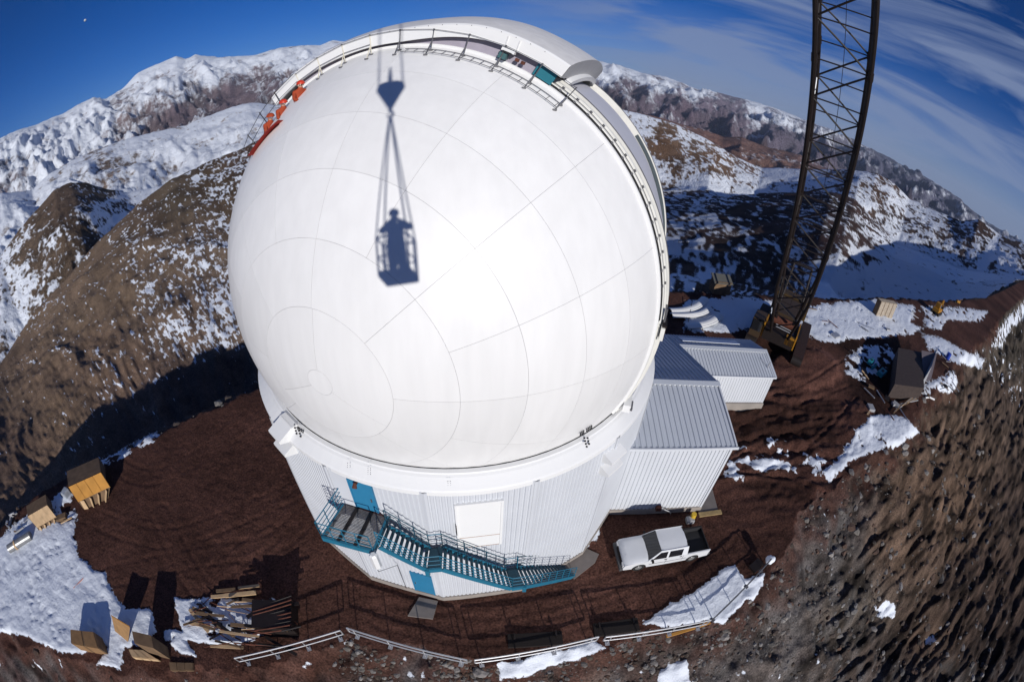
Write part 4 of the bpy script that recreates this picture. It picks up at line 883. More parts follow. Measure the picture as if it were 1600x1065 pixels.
# ================================================================== PEOPLE
def person(name,label,J,edges,rad,suit,extra=None,loc=(0,0,0),rz=0,helmet=red,boots=black,group=None):
    """J: joint name -> xyz (metres, person's own frame, +y ahead). One skinned body; helmet and such are children."""
    t=thing(name,label,'person',loc,rz,group)
    names=list(J);idx={n:i for i,n in enumerate(names)};V=[J[n] for n in names];E_=[(idx[a],idx[b]) for a,b in edges];Rd=[rad[n] for n in names]
    # five short fingers and a side thumb on each hand
    for s in ('L','R'):
        h=Vector(J['hand'+s]);w=Vector(J['wrist'+s]);d=(h-w).normalized();side=d.cross(Vector((0,0,1)));side=side.normalized() if side.length>.1 else Vector((1,0,0))
        base=idx['hand'+s]
        for k,l_ in enumerate((.065,.075,.07,.055)):
            o=side*(k-1.5)*.021;V.append(tuple(h+o+d*.025));a=len(V)-1;Rd.append(.010);V.append(tuple(h+o+d*(.03+l_*.5)+Vector((0,0,-.01))));Rd.append(.009);V.append(tuple(h+o+d*(.03+l_*.85)+Vector((0,0,-.035))));Rd.append(.008)
            E_+=[(base,a),(a,a+1),(a+1,a+2)]
        V.append(tuple(w+(h-w)*.4-side*.04));a=len(V)-1;Rd.append(.011);V.append(tuple(h-side*.055+d*.02));Rd.append(.010);E_+=[(idx['wrist'+s],a),(a,a+1)]
    me=bpy.data.meshes.new('body');me.from_pydata(V,E_,[]);ob=bpy.data.objects.new('tmp',me);COL.objects.link(ob)
    sk=ob.modifiers.new('s','SKIN');sk.use_smooth_shade=True;ob.modifiers.new('u','SUBSURF').levels=1
    for i,r in enumerate(Rd): me.skin_vertices[0].data[i].radius=(r,r)
    me.skin_vertices[0].data[idx['pelvis']].use_root=True
    dg=bpy.context.evaluated_depsgraph_get();new=bpy.data.meshes.new_from_object(ob.evaluated_get(dg));bpy.data.objects.remove(ob);new.name='body'
    new.materials.clear()
    for m_ in (suit,skinm,boots): new.materials.append(m_)
    hd=Vector(J['head']);nk=Vector(J['neck'])
    for p in new.polygons:
        c=p.center;p.use_smooth=True
        if (c-hd).length<.17 and c.z>nk.z+.03: p.material_index=1
        elif min((c-Vector(J['foot'+s])).length for s in 'LR')<.15: p.material_index=2
        elif min((c-Vector(J['hand'+s])).length for s in 'LR')<.11: p.material_index=2
    b=link('body',new,t)
    bm=bmesh.new();bmesh.ops.create_uvsphere(bm,u_segments=20,v_segments=12,radius=.135)
    for v in bm.verts:
        v.co.y*=1.12;v.co.z*=.95
    bmesh.ops.bisect_plane(bm,geom=bm.verts[:]+bm.edges[:]+bm.faces[:],plane_co=(0,0,-.01),plane_no=(0,0,1),clear_inner=True)
    hm=bpy.data.meshes.new('helmet');bm.to_mesh(hm);bm.free();hm.materials.append(helmet);hm.shade_smooth();o=link('helmet',hm,t,loc=tuple(hd+Vector((0,0,.035))))
    # face: nose, eyes, mouth, ears on the +y side
    f=MB()
    f.tube([hd+Vector((0,.095,.02)),hd+Vector((0,.125,-.02))],[.008,.014],6);f.build('nose',skinm,t)
    for s in (-1,1):
        MB().box(hd+Vector((s*.035,.098,.015)),(.022,.01,.01)).build('eye',black,t);MB().tube([hd+Vector((s*.085,0,.02)),hd+Vector((s*.095,0,-.03))],.015,6).build('ear',skinm,t)
    MB().box(hd+Vector((0,.098,-.05)),(.04,.008,.008)).build('mouth',mat('lips',(.3,.1,.08),.6),t)
    return t
edges=[('pelvis','spine'),('spine','chest'),('chest','neck'),('neck','head'),('chest','shL'),('shL','elL'),('elL','wristL'),('wristL','handL'),('chest','shR'),('shR','elR'),('elR','wristR'),('wristR','handR'),
  ('pelvis','hipL'),('hipL','kneeL'),('kneeL','ankL'),('ankL','footL'),('pelvis','hipR'),('hipR','kneeR'),('kneeR','ankR'),('ankR','footR')]
rad=dict(pelvis=.17,spine=.16,chest=.17,neck=.07,head=.10,shL=.085,shR=.085,elL=.062,elR=.062,wristL=.045,wristR=.045,handL=.036,handR=.036,hipL=.12,hipR=.12,kneeL=.085,kneeR=.085,ankL=.06,ankR=.06,footL=.05,footR=.05)
sit=dict(pelvis=(0,0,.16),spine=(0,.03,.33),chest=(0,.06,.50),neck=(0,.09,.66),head=(0,.12,.78),shL=(-.19,.06,.56),elL=(-.27,.18,.36),wristL=(-.18,.38,.34),handL=(-.14,.46,.34),shR=(.19,.06,.56),elR=(.27,.18,.34),wristR=(.16,.36,.27),handR=(.12,.45,.26),
  hipL=(-.11,.02,.13),kneeL=(-.19,.45,.26),ankL=(-.17,.66,-.08),footL=(-.17,.80,-.10),hipR=(.11,.02,.13),kneeR=(.2,.44,.22),ankR=(.18,.70,-.1),footR=(.18,.84,-.12))
for (px,py,dist,rz,lb,he) in ((468,163,16.9,-2.2,'person in orange overalls and red helmet sitting highest at the dome railing',red),(441,192,17.2,-2.0,'person in orange overalls sitting second from the top at the dome edge, head lowered',red),(421,213,17.7,-1.9,'lowest of the three people in orange at the left edge of the dome',orange)):
    P=atd(px,py,dist);person('person',lb,sit,edges,rad,orange,loc=tuple(P-[0,0,.16]),rz=rz,helmet=he,group=None).scale=(1.18,1.18,1.12)
mb=MB();A=hit_sphere(482,150,RD+.02);B=hit_sphere(445,183,RD+.02);C_=hit_sphere(424,207,RD+.02)
pts=[sph(50.5+i*.0,116+i*2.6,RD+.08) for i in range(7)]
t=thing('red_padding','long red padded sheet laid over the left shoulder of the dome under the workers','padding',pts[3],world=True)
g=[[p+DA*w for w in (-.28,0,.22)] for p in pts];g2=[[WC+(q-WC)*(1+.012*(j==1)) for j,q in enumerate(r)] for r in g]
MB().grid(g2).build('sheet',mat('red_cloth',(.42,.03,.02),.8,var=.3,scale=3),t,smooth=True);MB().tube([p-DA*.28 for p in pts],.04,6).build('piping',orange,t)
t=thing('safety_cable','thin dark safety cables and stanchions descending the left back of the dome','cable',dome(4.5,9,132),world=True)
ms2=[117.5,124.6,131.7,139,147]
for m in ms2[1:]: MB().tube([sph(63.,m,RD),dome(4.55,9.75,m)],.02,6).build('stanchion',black,t)
for r_ in (9.72,9.35): MB().tube([dome(4.5,r_,m) for m in ms2],.013,5).build('cable_line',black,t)

# ---- the photographer and the man basket that carry the camera
e1=np.cross(SUN,Z);e1/=np.linalg.norm(e1);fwd=np.cross(Z,e1);yaw=math.atan2(e1[1],e1[0])
CB=np.array([0,0,H])-SUN*.9
bk=thing('man_basket','steel personnel basket hanging from the crane hook above the plateau','basket',CB+Z*-1.52,yaw+R(14))
MB().box((0,0,0),(.80,.80,.06)).build('floor',galv,bk)
for s in (-1,1):
    MB().box((s*.40,0,.07),(.02,.8,.12)).build('toe_board',yel,bk);MB().box((0,s*.40,.07),(.8,.02,.12)).build('toe_board',yel,bk)
    for q in (-1,1): MB().tube([(s*.39,q*.39,0),(s*.39,q*.39,1.0)],.028,8).build('corner_post',yel,bk)
    for q in (-.17,): MB().tube([(s*.39,q,0),(s*.39,q,1.0)],.02,6).build('bar',yel,bk);MB().tube([(q*1.1,s*.39,0),(q*1.1,s*.39,1.0)],.02,6).build('bar',yel,bk)
    for zz,rr in ((1.0,.028),(.5,.02)): MB().tube([(s*.39,-.39,zz),(s*.39,.39,zz)],rr,6).build('rail',yel,bk);MB().tube([(-.39,s*.39,zz),(.39,s*.39,zz)],rr,6).build('rail',yel,bk)
CP=np.array([0,0,H])-SUN*.75
stand=dict(pelvis=(0,-.05,.92),spine=(0,-.06,1.10),chest=(0,-.05,1.24),neck=(0,-.02,1.44),head=(0,0,1.62),shL=(-.19,-.03,1.33),elL=(-.37,.05,1.19),wristL=(-.13,.22,1.36),handL=(-.05,.24,1.46),shR=(.19,-.03,1.34),elR=(.43,.05,1.25),wristR=(.13,.22,1.38),handR=(.05,.24,1.47),
  hipL=(-.11,-.04,.88),kneeL=(-.10,.03,.50),ankL=(-.11,-.04,.10),footL=(-.12,.1,.05),hipR=(.11,-.04,.88),kneeR=(.12,.03,.5),ankR=(.16,-.04,.10),footR=(.18,.1,.05))
r2=dict(rad);r2.update(pelvis=.22,spine=.20,chest=.19,hipL=.16,hipR=.16,kneeL=.145,kneeR=.145,ankL=.11,ankR=.12,shL=.11,shR=.11,elL=.085,elR=.085,head=.11,wristL=.06,wristR=.06)
P=CP+Z*(-1.50)
person('person','person in dark winter coat standing in the man basket with raised hands',stand,edges,r2,navy,loc=tuple(P),rz=yaw,helmet=navy)
hk=thing('hook_block','dark crane hook block with rounded cheek plates hanging above the basket','hook block',CB+Z*2.9,yaw)
zf=1/.9465
def hz_(u): return u*zf-2.9
ch=[(-.07,hz_(3.15)),(-.39,hz_(3.82)),(-.33,hz_(3.98)),(-.2,hz_(4.07)),(.2,hz_(4.07)),(.36,hz_(3.98)),(.42,hz_(3.84)),(.07,hz_(3.15))]
for s in (-1,1): MB().poly([(x,s*.12,z) for x,z in ch],.03,(0,1,0)).build('cheek_plate',black,hk)
MB().poly([(x*.96,.09,z-.02) for x,z in ch],.18,(0,1,0)).build('sheave_weight',yel,hk)
MB().tube([(0,0,hz_(3.2)),(0,0,hz_(2.98))],.06,10).build('swivel',black,hk)
MB().tube([(0,0,hz_(3.0)),(.06,0,hz_(2.93)),(.07,0,hz_(2.86)),(0,0,hz_(2.79)),(-.07,0,hz_(2.84)),(-.07,0,hz_(2.91))],[.045,.045,.045,.04,.03,.02],8).build('hook',black,hk)
MB().tube([(0,0,hz_(4.05)),(0,0,hz_(4.3)),(0,0,hz_(4.75))],[.07,.06,.025],8).build('rope_socket',black,hk)
TIP=np.array([CB[0]-.7,CB[1]+.55,H+43.])
rp=thing('hoist_rope','steel hoist ropes between the crane boom tip and the hook block','rope',TIP,world=True)
for x in (-.34,-.30,.34,.38): MB().tube([CB+e1*x+Z*hz_(3.7)+Z*2.9,TIP+e1*x*1.2],.014,5).build('rope',black,rp)
sl=thing('lifting_sling','webbing slings spreading from the crane hook to the corners of the basket','sling',CB+Z*2.95,world=True)
rotm=lambda x,y:np.array([math.cos(yaw+R(14))*x-math.sin(yaw+R(14))*y,math.sin(yaw+R(14))*x+math.cos(yaw+R(14))*y,0])
for x,y in ((-.39,-.39),(.39,-.39),(.39,.39),(-.39,.39)): MB().bar(CB+Z*2.98+rotm(x,y)*.05,CB+Z*(-.5)+rotm(x,y),.045,.02).build('strap',navy,sl)

# ================================================================== CRAWLER CRANE
B0=atz(1222,512,3.4);
ax=(TIP-B0);ax/=np.linalg.norm(ax);hdir=np.array([ax[0],ax[1],0]);hdir/=np.linalg.norm(hdir);wd=np.cross(ax,Z);wd/=np.linalg.norm(wd);nd=np.cross(wd,ax)
cr=thing('crawler_crane','dark lattice boom crawler crane with yellow side plates standing on the snow behind the annex','crane',(B0[0],B0[1],0),world=True)
BW,BD=1.5,1.35;Lb=np.linalg.norm(TIP-B0)
def bp(s,i,j):
    k=min(1,.62+.38*s/7) if s<7 else (1 if s<Lb-7 else max(.25,(Lb-s)/7));return B0+ax*s+wd*i*BW*k+nd*j*BD*k
bo=MB().box(B0+ax*(Lb-.3),(1.2,1.4,1.2),ax,wd,nd).build('boom',black,cr)
for i in (-1,1):
    for j in (-1,1): MB().tube([bp(s,i,j) for s in (0,7,Lb-7,Lb)],.15,8).build('chord',black,bo)
NS=30;ss=np.linspace(1.,Lb-1,NS+1)
for k in range(NS):
    a,b=ss[k],ss[k+1];f=1 if k%2 else -1
    for j in (-1,1):
        MB().tube([bp(a,-f,j),bp(b,f,j)],.062,5).build('lattice_brace',black,bo);MB().tube([bp(b,-1,j),bp(b,1,j)],.045,5).build('lattice_brace',black,bo)
    for i in (-1,1): MB().tube([bp(a,i,-f),bp(b,i,f)],.05,5).build('lattice_brace',black if k!=9 or i<0 else galv,bo)
for k in range(5,25,6):
    for i in (-1,1):
        for j in (-1,1): MB().tube([bp(ss[k]-.25,i,j),bp(ss[k]+.25,i,j)],.18,8).build('splice_collar',black,bo)
MB().tube([B0+nd*1.6,TIP+nd*1.6-ax*1.],.02,5).build('hoist_line',black,bo)
HB=B0-Z*3.4
def cb(l,w,z): return HB-hdir*l+wd*w+Z*z                 # l metres behind the boom foot
for s in (-1,1):
    tr=MB().box(cb(4.6,s*2.6,.62),(8.2,1.1,.8),hdir,wd,Z).build('track_frame',black,cr)
    for e in (-1,1): MB().tube([cb(4.6+e*4.1,s*2.6-.55,.62),cb(4.6+e*4.1,s*2.6+.55,.62)],.6,18).build('track_wheel',black,tr)
    for q in np.arange(-4.1,4.2,.42):
        for zz in (.02,1.12): MB().box(cb(4.6+q,s*2.6,zz+.03),(.36,1.15,.14),hdir,wd,Z).build('track_shoe',mat('track_steel',(.03,.015,.012),.7),tr)
MB().box(cb(4.6,0,1.2),(3,4.4,.8),hdir,wd,Z).build('carbody',black,cr)
MB().box(cb(3.4,0,2.35),(7.8,3.2,1.1),hdir,wd,Z).build('upper_deck',black,cr)
MB().box(cb(4.2,0,3.3),(4.4,2.9,1.2),hdir,wd,Z).build('engine_house',mat('dark_brown_paint',(.05,.03,.015),.6),cr)
MB().box(cb(7.9,0,2.9),(1.5,4.2,2.1),hdir,wd,Z).build('counterweight',mat('dark_yellow',(.07,.04,.01),.6,var=.4),cr)
for s in (-1,1): MB().box(cb(1.3,s*1.72,2.6),(3.3,.12,1.5),hdir,wd,Z).build('side_plate',yel,cr)
MB().box(cb(-.2,-1.15,2.6),(.6,.9,.8),hdir,wd,Z).build('front_locker',yel,cr);MB().box(cb(-.1,.9,2.2),(.5,.9,.5),hdir,wd,Z).build('front_locker',yel,cr)
cab=MB().box(cb(.2,2.4,2.7),(1.9,1.1,1.9),hdir,wd,Z).build('operator_cab',mat('dark_brown_paint',(.05,.03,.015),.6),cr);MB().box(cb(-.78,2.4,2.95),(.05,.95,1.1),hdir,wd,Z).build('cab_window',glassd,cab)
for s in (-1,1):
    MB().tube([cb(1.2,s*1.2,2.8),cb(5.2,s*1.0,8.2)],.12,8).tube([cb(7.2,s*1.2,3.4),cb(5.2,s*1.0,8.2)],.1,8).build('gantry',black,cr)
MB().tube([cb(5.2,-1,8.2),cb(5.2,1,8.2)],.15,8).build('gantry_head',black,cr)
for i in range(6): MB().tube([cb(.3+.5*i,-1.3,3.1),cb(.3+.5*i,.7,3.15)],.05,6).build('winch_rod',galv if i<2 else black,cr)
MB().tube([cb(1.6,-1.1,3.3),cb(1.6,1.1,3.3)],.45,16).build('winch_drum',rust,cr)

# ================================================================== THINGS ON THE PLATEAU
def prism_px(name,label,cat,tops,z,m_,zb=0.,planks=0,pm_=None,group=None):
    T=[atz(a,b,z) for a,b in tops];c=sum(T)/len(T);t=thing(name,label,cat,(c[0],c[1],0),world=True,group=group)
    MB().poly(T,z-zb,Z).build('box_body',m_,t)
    if planks:
        A,B,C2,D=T
        for i in range(planks):
            u0,u1=(i+.07)/planks,(i+.93)/planks;P=[A+(B-A)*u0,A+(B-A)*u1,D+(C2-D)*u1,D+(C2-D)*u0];MB().poly([p+Z*.03 for p in P],.028,Z).build('plank',pm_ or m_,t)
            F=[D+(C2-D)*u0,D+(C2-D)*u1];o=np.cross(C2-D,Z);o/=np.linalg.norm(o);o=o if o@(-D+[0,0,z])>0 else -o
            MB().quad(F[0]+o*.03,F[1]+o*.03,F[1]+o*.03-Z*(z-zb),F[0]+o*.03-Z*(z-zb)).build('plank',pm_ or m_,t)
    return t
def gable(name,label,back,mid,front,bot,h,m1_,m2_,m3_,slats=4):
    hb,hm,hf=h;Bk=[atz(a,b,hb) for a,b in back];Md=[atz(a,b,hm) for a,b in mid];Fr=[atz(a,b,hf) for a,b in front];Bt=[atz(a,b,0) for a,b in bot]
    c=(Bt[0]+Bt[1]+Bk[0]+Bk[1])/4;t=thing(name,label,'crate',(c[0],c[1],0),world=True)
    lid=MB().poly([Bk[0],Bk[1],Md[1],Md[0]],.05,Z).build('back_lid',m1_,t)  # slope away from the sun takes a darker wood, shade put into its colour
    f=MB().poly([Md[0],Md[1],Fr[1],Fr[0]],.05,Z).build('front_lid',m2_,t)
    for i in range(4):
        u0,u1=(i+.03)/4,(i+.97)/4;P=[Md[0]+(Md[1]-Md[0])*u0,Md[0]+(Md[1]-Md[0])*u1,Fr[0]+(Fr[1]-Fr[0])*u1,Fr[0]+(Fr[1]-Fr[0])*u0];MB().poly([p+Z*.03 for p in P],.028,Z).build('plank',m2_,t)
    gz=lambda P:np.array([P[0],P[1],0.])
    for i in (0,1): MB().poly([Bk[i],Md[i],Fr[i],Bt[i],gz(Bk[i])],.04,DB if i else -DB).build('side_board',m1_,t)
    MB().quad(Bt[0],Bt[1],Fr[1],Fr[0]).build('front_board',woodd,t)
    for i in range(slats):
        u=(i+.5)/slats;a=Bt[0]+(Bt[1]-Bt[0])*u;b=Fr[0]+(Fr[1]-Fr[0])*u;d=(Bt[1]-Bt[0])/np.linalg.norm(Bt[1]-Bt[0]);o=np.cross(d,Z);MB().bar(a+o*.05,b+o*.05,np.linalg.norm(Bt[1]-Bt[0])/slats*.72,.05).build('slat',m3_,t)
    return t
gable('wooden_crate','large wooden crate with dark back lid and bright orange plywood front',[(104,736),(154,714)],[(107,761),(158,738)],[(122,784),(172,760)],[(131,796),(169,779)],(1.1,1.5,.75),woodd,wood,wood2)
gable('wooden_crate','pale slatted wooden crate left of the large orange plywood crate',[(41,790),(71,772)],[(43,807),(74,789)],[(58,824),(88,807)],[(62,832),(88,818)],(1.0,1.15,.4),woodd,wood2,wood2)
prism_px('wooden_crate','square brown crate standing alone on the snow near the bottom left corner','crate',[(110,983),(147,987),(155,1012),(111,1004)],1.0,woodd,planks=2,pm_=mat('brown_ply',(.24,.135,.06),.8,var=.2))
P=[atz(174,961,1.3),atz(202,978,1.3),atz(199,1002,.05),atz(180,987,.05)]
t=thing('plywood_sheet','plywood sheet leaning on edge on the snow beside the square brown crate','plywood',P[3],world=True);MB().poly(P,.12,(0,.5,.8)).build('sheet',mat('ply_brown',(.30,.17,.07),.8,var=.2),t);MB().bar(P[0],P[1],.06).build('batten',wood,t)
prism_px('wooden_crate','tall dark open crate right of the leaning plywood sheet','crate',[(206,985),(236,992),(240,1012),(210,1004)],1.7,woodd)
prism_px('pallet','pale pallet lying in front of the tall dark open crate','pallet',[(201,1014),(224,1015),(246,1029),(206,1025)],.35,wood2,planks=3)
prism_px('pallet','dark slatted pallet lying alone under the snow strip left of the first guard rail','pallet',[(264,1034),(302,1035),(302,1046),(266,1046)],.15,woodd,planks=3)
t=thing('steel_roll','half round grey steel roll lying at the far left on the snow','steel roll',atz(30,850),world=True);A=atz(14,857,.35);B=atz(48,836,.35);MB().tube([A,B],.36,16).build('drum',mat('drum_grey',(.25,.25,.25),.4,.4,var=.3),t);MB().tube([A+(B-A)*.3,A+(B-A)*.36],.39,16).build('band',wood2,t)
t=thing('scrap_heap','small heap of scrap metal and boxes between the steel roll and the pale crate','scrap',atz(30,812),world=True)
for i in range(14):
    p=atz(random.uniform(10,48),random.uniform(800,832),random.uniform(.1,.5));a=random.uniform(0,3.1);MB().box(p,(random.uniform(.3,1.3),random.uniform(.06,.3),random.uniform(.05,.25)),(math.cos(a),math.sin(a),0),(-math.sin(a),math.cos(a),0),Z).build('scrap_piece',random.choice([black,galv,greyp,woodd,black]),t)
t=thing('plastic_bundle','grey plastic wrapped bundle and planks between the two gabled crates','bundle',atz(104,790),world=True)
MB().box(atz(103,770,.3),(.7,.8,.6)).build('wrapped_box',mat('plastic_wrap',(.35,.38,.42),.35,var=.3),t,bevel=.1);MB().box(atz(96,808,.2),(1.2,.5,.3),(.8,.6,0),(-.6,.8,0),Z).build('plank_stack',woodd,t);MB().bar(atz(95,817,.3),atz(112,808,.3),.12,.06).build('plank',wood2,t)
t=thing('orange_rod','short orange rod lying on the trampled snow at the left','rod',atz(122,910),world=True);MB().tube([atz(115,918,.12),atz(131,902,.12)],.03,6).build('rod',mat('rod_orange',(.5,.15,.08),.6),t)
# timber pile with steel bars on the snow
t=thing('timber_pile','sprawling pile of planks and rusty steel bars on snow left of the guard rails','timber pile',atz(380,975),world=True)
rnd=random.Random(3)
for i in range(62):
    px=rnd.uniform(305,455);py=rnd.uniform(938,1012)-.0;
    if px<330 and py>1000: continue
    p=atz(px,py,.12+rnd.random()*.35+.7*max(0,1-abs(px-410)/60)*(1 if py<1000 else .4));a=rnd.gauss(.2,.35);d=np.array([math.cos(a),math.sin(a),rnd.gauss(0,.05)]);l=rnd.uniform(.8,2.6)
    mm=rnd.choice([woodd,rust,rust,black,black,woodd,wood2,rust]);
    if mm is rust or rnd.random()<.3: MB().tube([p-d*l/2,p+d*l/2],rnd.uniform(.015,.04),6).build('steel_bar',mm,t)
    else: MB().bar(p-d*l/2,p+d*l/2,rnd.uniform(.09,.22),.045).build('plank',mm,t)
for i,(a,b,w_) in enumerate((((338,923),(368,920),.2),((352,930),(400,925),.25),((330,932),(352,930),.2),((372,918),(405,914),.15))): MB().bar(atz(*a,.25),atz(*b,.25),w_,.08).build('plank',wood2 if i else woodd,t)
MB().box(atz(430,965,.6),(2.2,1.6,1.2),(.96,.28,0),(-.28,.96,0),Z).build('dark_rack',black,t)
for i in range(9): MB().tube([atz(395,950+i*5,1.1+.1*math.sin(i)),atz(455,930+i*6.5,1.25)],.035,6).build('steel_bar',rust if i%3 else black,t)
MB().tube([atz(455,985,.1),atz(453,985,1.7)],.05,6).tube([atz(440,985,1.7),atz(470,978,1.7)],.04,6).build('rack_post',black,t)
# dark boards by the rails
for px,py,w_,lb in ((836,1000,2.6,'dark flat board lying behind the guard rail above the long snow strip'),(962,981,2.3,'long dark tray lying behind the shiny double guard rail')):
    t=thing('dark_board',lb,'board',atz(px,py),R(5));MB().box((0,0,.12),(w_,.75,.2)).build('board',mat('tar_black',(.012,.008,.007),.9),t,bevel=.02)
    for q in (-1,1): MB().box((q*w_*.38,.2,.28),(.08,.3,.2)).build('lug',black,t)
t=thing('snow_post','rail end post capped with a clump of snow at the right plateau edge','post',atz(1206,880),world=True);p=atz(1205,872,.9)
MB().tube([p-Z*.9,p],.05,8).build('post',railgrey,t);bm=bmesh.new();bmesh.ops.create_icosphere(bm,subdivisions=3,radius=.28)
for v in bm.verts: v.co*=1+.35*float(noise(np.array([v.co.x*4+v.co.z*3]),np.array([v.co.y*4]),5)[0])
me=bpy.data.meshes.new('snow_clump');bm.to_mesh(me);bm.free();me.materials.append(mat('snow_white',(.8,.84,.9),.9));me.shade_smooth();link('snow_clump',me,t,loc=None).location=tuple(p-Z*.15)
# tool by the annex corner
t=thing('yellow_compactor','small yellow machine with a plank beside the front corner of the tall annex','machine',atz(1085,808),world=True)
p=atz(1083,806,.3);MB().tube([p-Z*.3,p+Z*.25],[.2,.16],14).build('bucket',mat('machine_yellow',(.55,.36,.03),.5),t);MB().box(atz(1078,812,.15),(.5,.4,.3)).build('engine',greyp,t,bevel=.03)
MB().bar(atz(1092,804,.15),atz(1127,799,.15),.32,.08).build('plank',mat('old_plank',(.34,.24,.11),.8,var=.3),t);MB().tube([atz(1071,803,.2),atz(1080,806,.5)],.03,6).build('handle',black,t)
t=thing('black_box','small black box standing by the snow near the footing of the annex','box',atz(1180,885),R(30));MB().box((0,0,.12),(.9,.6,.22)).build('box',black,t)
t=thing('metal_ladder','short dark grating lying on the snow strip between base wall and annex','grating',atz(909,848),world=True)
for i in range(9): MB().tube([atz(902+i*1.8,856-i*2.6,.12),atz(908+i*1.8,859-i*2.6,.12)],.02,5).build('rung',black,t)
MB().tube([atz(902,856,.12),atz(917,835,.12)],.02,5).tube([atz(908,859,.12),atz(923,838,.12)],.02,5).build('side_rail',black,t)
# curved white panels behind the annex
for k,(pts,w_,lb) in enumerate((([(1048,483),(1068,482),(1088,476),(1103,464)],.9,'hindmost of the curved white panels lying behind the annex'),([(1050,490),(1072,490),(1095,487),(1110,479)],.75,'middle one of the curved white panels lying behind the annex'),([(1072,506),(1092,505),(1110,500),(1126,490)],.95,'frontmost of the curved white panels lying behind the annex'))):
    t=thing('curved_panel',lb,'curved panel',atz(*pts[1]),world=True,group='curved panels behind the annex');P=[atz(a,b,.5) for a,b in pts];Q=[]
    for i in range(13):
        u=i/12*(len(P)-1);j=min(int(u),len(P)-2);f=u-j;p0,p1,p2,p3=P[max(j-1,0)],P[j],P[j+1],P[min(j+2,len(P)-1)];Q.append(.5*((2*p1)+(-p0+p2)*f+(2*p0-5*p1+4*p2-p3)*f*f+(-p0+3*p1-3*p2+p3)*f**3))
    g=[];
    for i,q in enumerate(Q):
        d=Q[min(i+1,12)]-Q[max(i-1,0)];n=np.cross(d,Z);n/=np.linalg.norm(n);g.append([q-n*w_/2-Z*.15,q-n*w_*.25,q+n*w_*.25,q+n*w_/2-Z*.15])
    MB().grid(g).build('skin',white,t,smooth=True)
    for j in (0,3): MB().tube([r[j] for r in g],.07,6).build('edge_rib',white,t)
t=thing('tripod_antenna','thin dark pole standing among the curved white panels','pole',atz(1082,500),world=True);MB().tube([atz(1072,520,.05),atz(1082,468,.6)],.03,5).build('pole',black,t)
# right side
p0=atz(1368,494);p1=atz(1393,498);u=(p1-p0);L_=np.linalg.norm(u);u/=L_;v=np.cross(Z,u)
t=thing('weathered_crate','tall grey weathered plank crate standing on snow right of the crane','crate',(p0[0],p0[1],0),world=True);L_=max(L_,1.6);MB().box(p0+u*L_/2+v*.5+Z*1.2,(L_,1.0,2.4),u,v,Z).build('box_body',woodd,t)
for i in range(4): MB().box(p0+u*L_*(i+.5)/4-v*.02+Z*1.2,(L_/4*.86,.04,2.4),u,v,Z).build('plank',mat('grey_plank',(.36,.30,.23),.85,var=.25),t)
for i in range(3): MB().box(p0+u*L_/2+v*(.17+i*.33)+Z*2.43,(L_,.29,.04),u,v,Z).build('plank',mat('grey_plank',(.36,.30,.23),.85,var=.25),t)
sh=prism_px('storage_shed','dark roofed open storage shed with a pale frame at the right plateau edge','shed',[(1404,543),(1440,550),(1444,606),(1398,600)],1.7,shedroof)
rd=random.Random(11)
P=[atz(1464,545,2.4),atz(1456,572,2.6),atz(1437,616,.2),atz(1428,617,.1),atz(1440,580,1.2)]
MB().poly([P[0],P[1],P[2],P[3]],.08,(0,0,1)).build('pale_frame',greyp,sh);MB().bar(P[0],P[3],.3,.12).build('frame_beam',mat('beam_pale',(.42,.43,.44),.5),sh)
MB().poly([atz(1440,547,2.35),atz(1464,552,2.35),atz(1455,592,.9),atz(1442,596,.9)],.06,Z).build('side_sheet',mat('sheet_dark',(.12,.10,.11),.6),sh)
MB().bar(atz(1420,612,.3),atz(1445,614,.3),.15,.1).build('foot_beam',greyp,sh)
for (px,py,w_,d_,lb) in ((1359,569,1.2,.6,'teal tank nearest the melting snow beside the dark shed'),(1364,576,1.3,.3,'thin teal bar between the two teal tanks'),(1376,586,1.7,.8,'largest teal tank beside the dark shed')):
    t=thing('teal_tank',lb,'tank',atz(px,py),R(25));MB().box((0,0,.35),(w_,d_,.5)).build('tank',teal,t,bevel=.06);MB().box((0,0,.62),(w_*.3,d_*.4,.06)).build('lid',black,t)
t=thing('debris_scatter','loose planks, sheets and rods scattered over the mud around the dark shed','debris',atz(1380,620),world=True)
for i in range(46):
    a_,b_=rd.choice([(rd.uniform(1320,1400),rd.uniform(540,640)),(rd.uniform(1440,1500),rd.uniform(560,620)),(rd.uniform(1240,1440),rd.uniform(480,530)),(rd.uniform(1350,1440),rd.uniform(612,650))])
    p=atz(a_,b_,.1+rd.random()*.25);q=rd.uniform(0,3.1);d=np.array([math.cos(q),math.sin(q),rd.gauss(0,.12)]);d/=np.linalg.norm(d)
    if i%3==0: MB().tube([p-d*rd.uniform(.4,1.4),p+d],rd.uniform(.03,.06),6).build('rod',rd.choice([black,rust,galv]),t)
    elif i%3==1: MB().bar(p-d*.8,p+d*rd.uniform(.4,1.2),rd.uniform(.15,.3),.06).build('plank',rd.choice([woodd,wood2,greyp]),t)
    else: MB().box(p,(rd.uniform(.4,1.3),rd.uniform(.3,.9),rd.uniform(.05,.35)),(d[0],d[1],0),(-d[1],d[0],0),Z).build('sheet',rd.choice([greyp,black,woodd,galv]),t)
t=thing('white_pipe','short white pipe lying on dark soil left of the shed','pipe',atz(1398,603),world=True);MB().tube([atz(1394,604,.15),atz(1403,601,.15)],.12,8).build('pipe',white,t)
t=thing('white_hose','curved white hose lying at the edge below the shed','hose',atz(1453,622),world=True);MB().tube([atz(1446,621,.1),atz(1452,620,.12),atz(1460,624,.1)],.12,8).build('hose',white,t)
t=thing('log_stack','stack of long pale poles lying below the dark shed at the snow edge','poles',atz(1410,633),world=True)
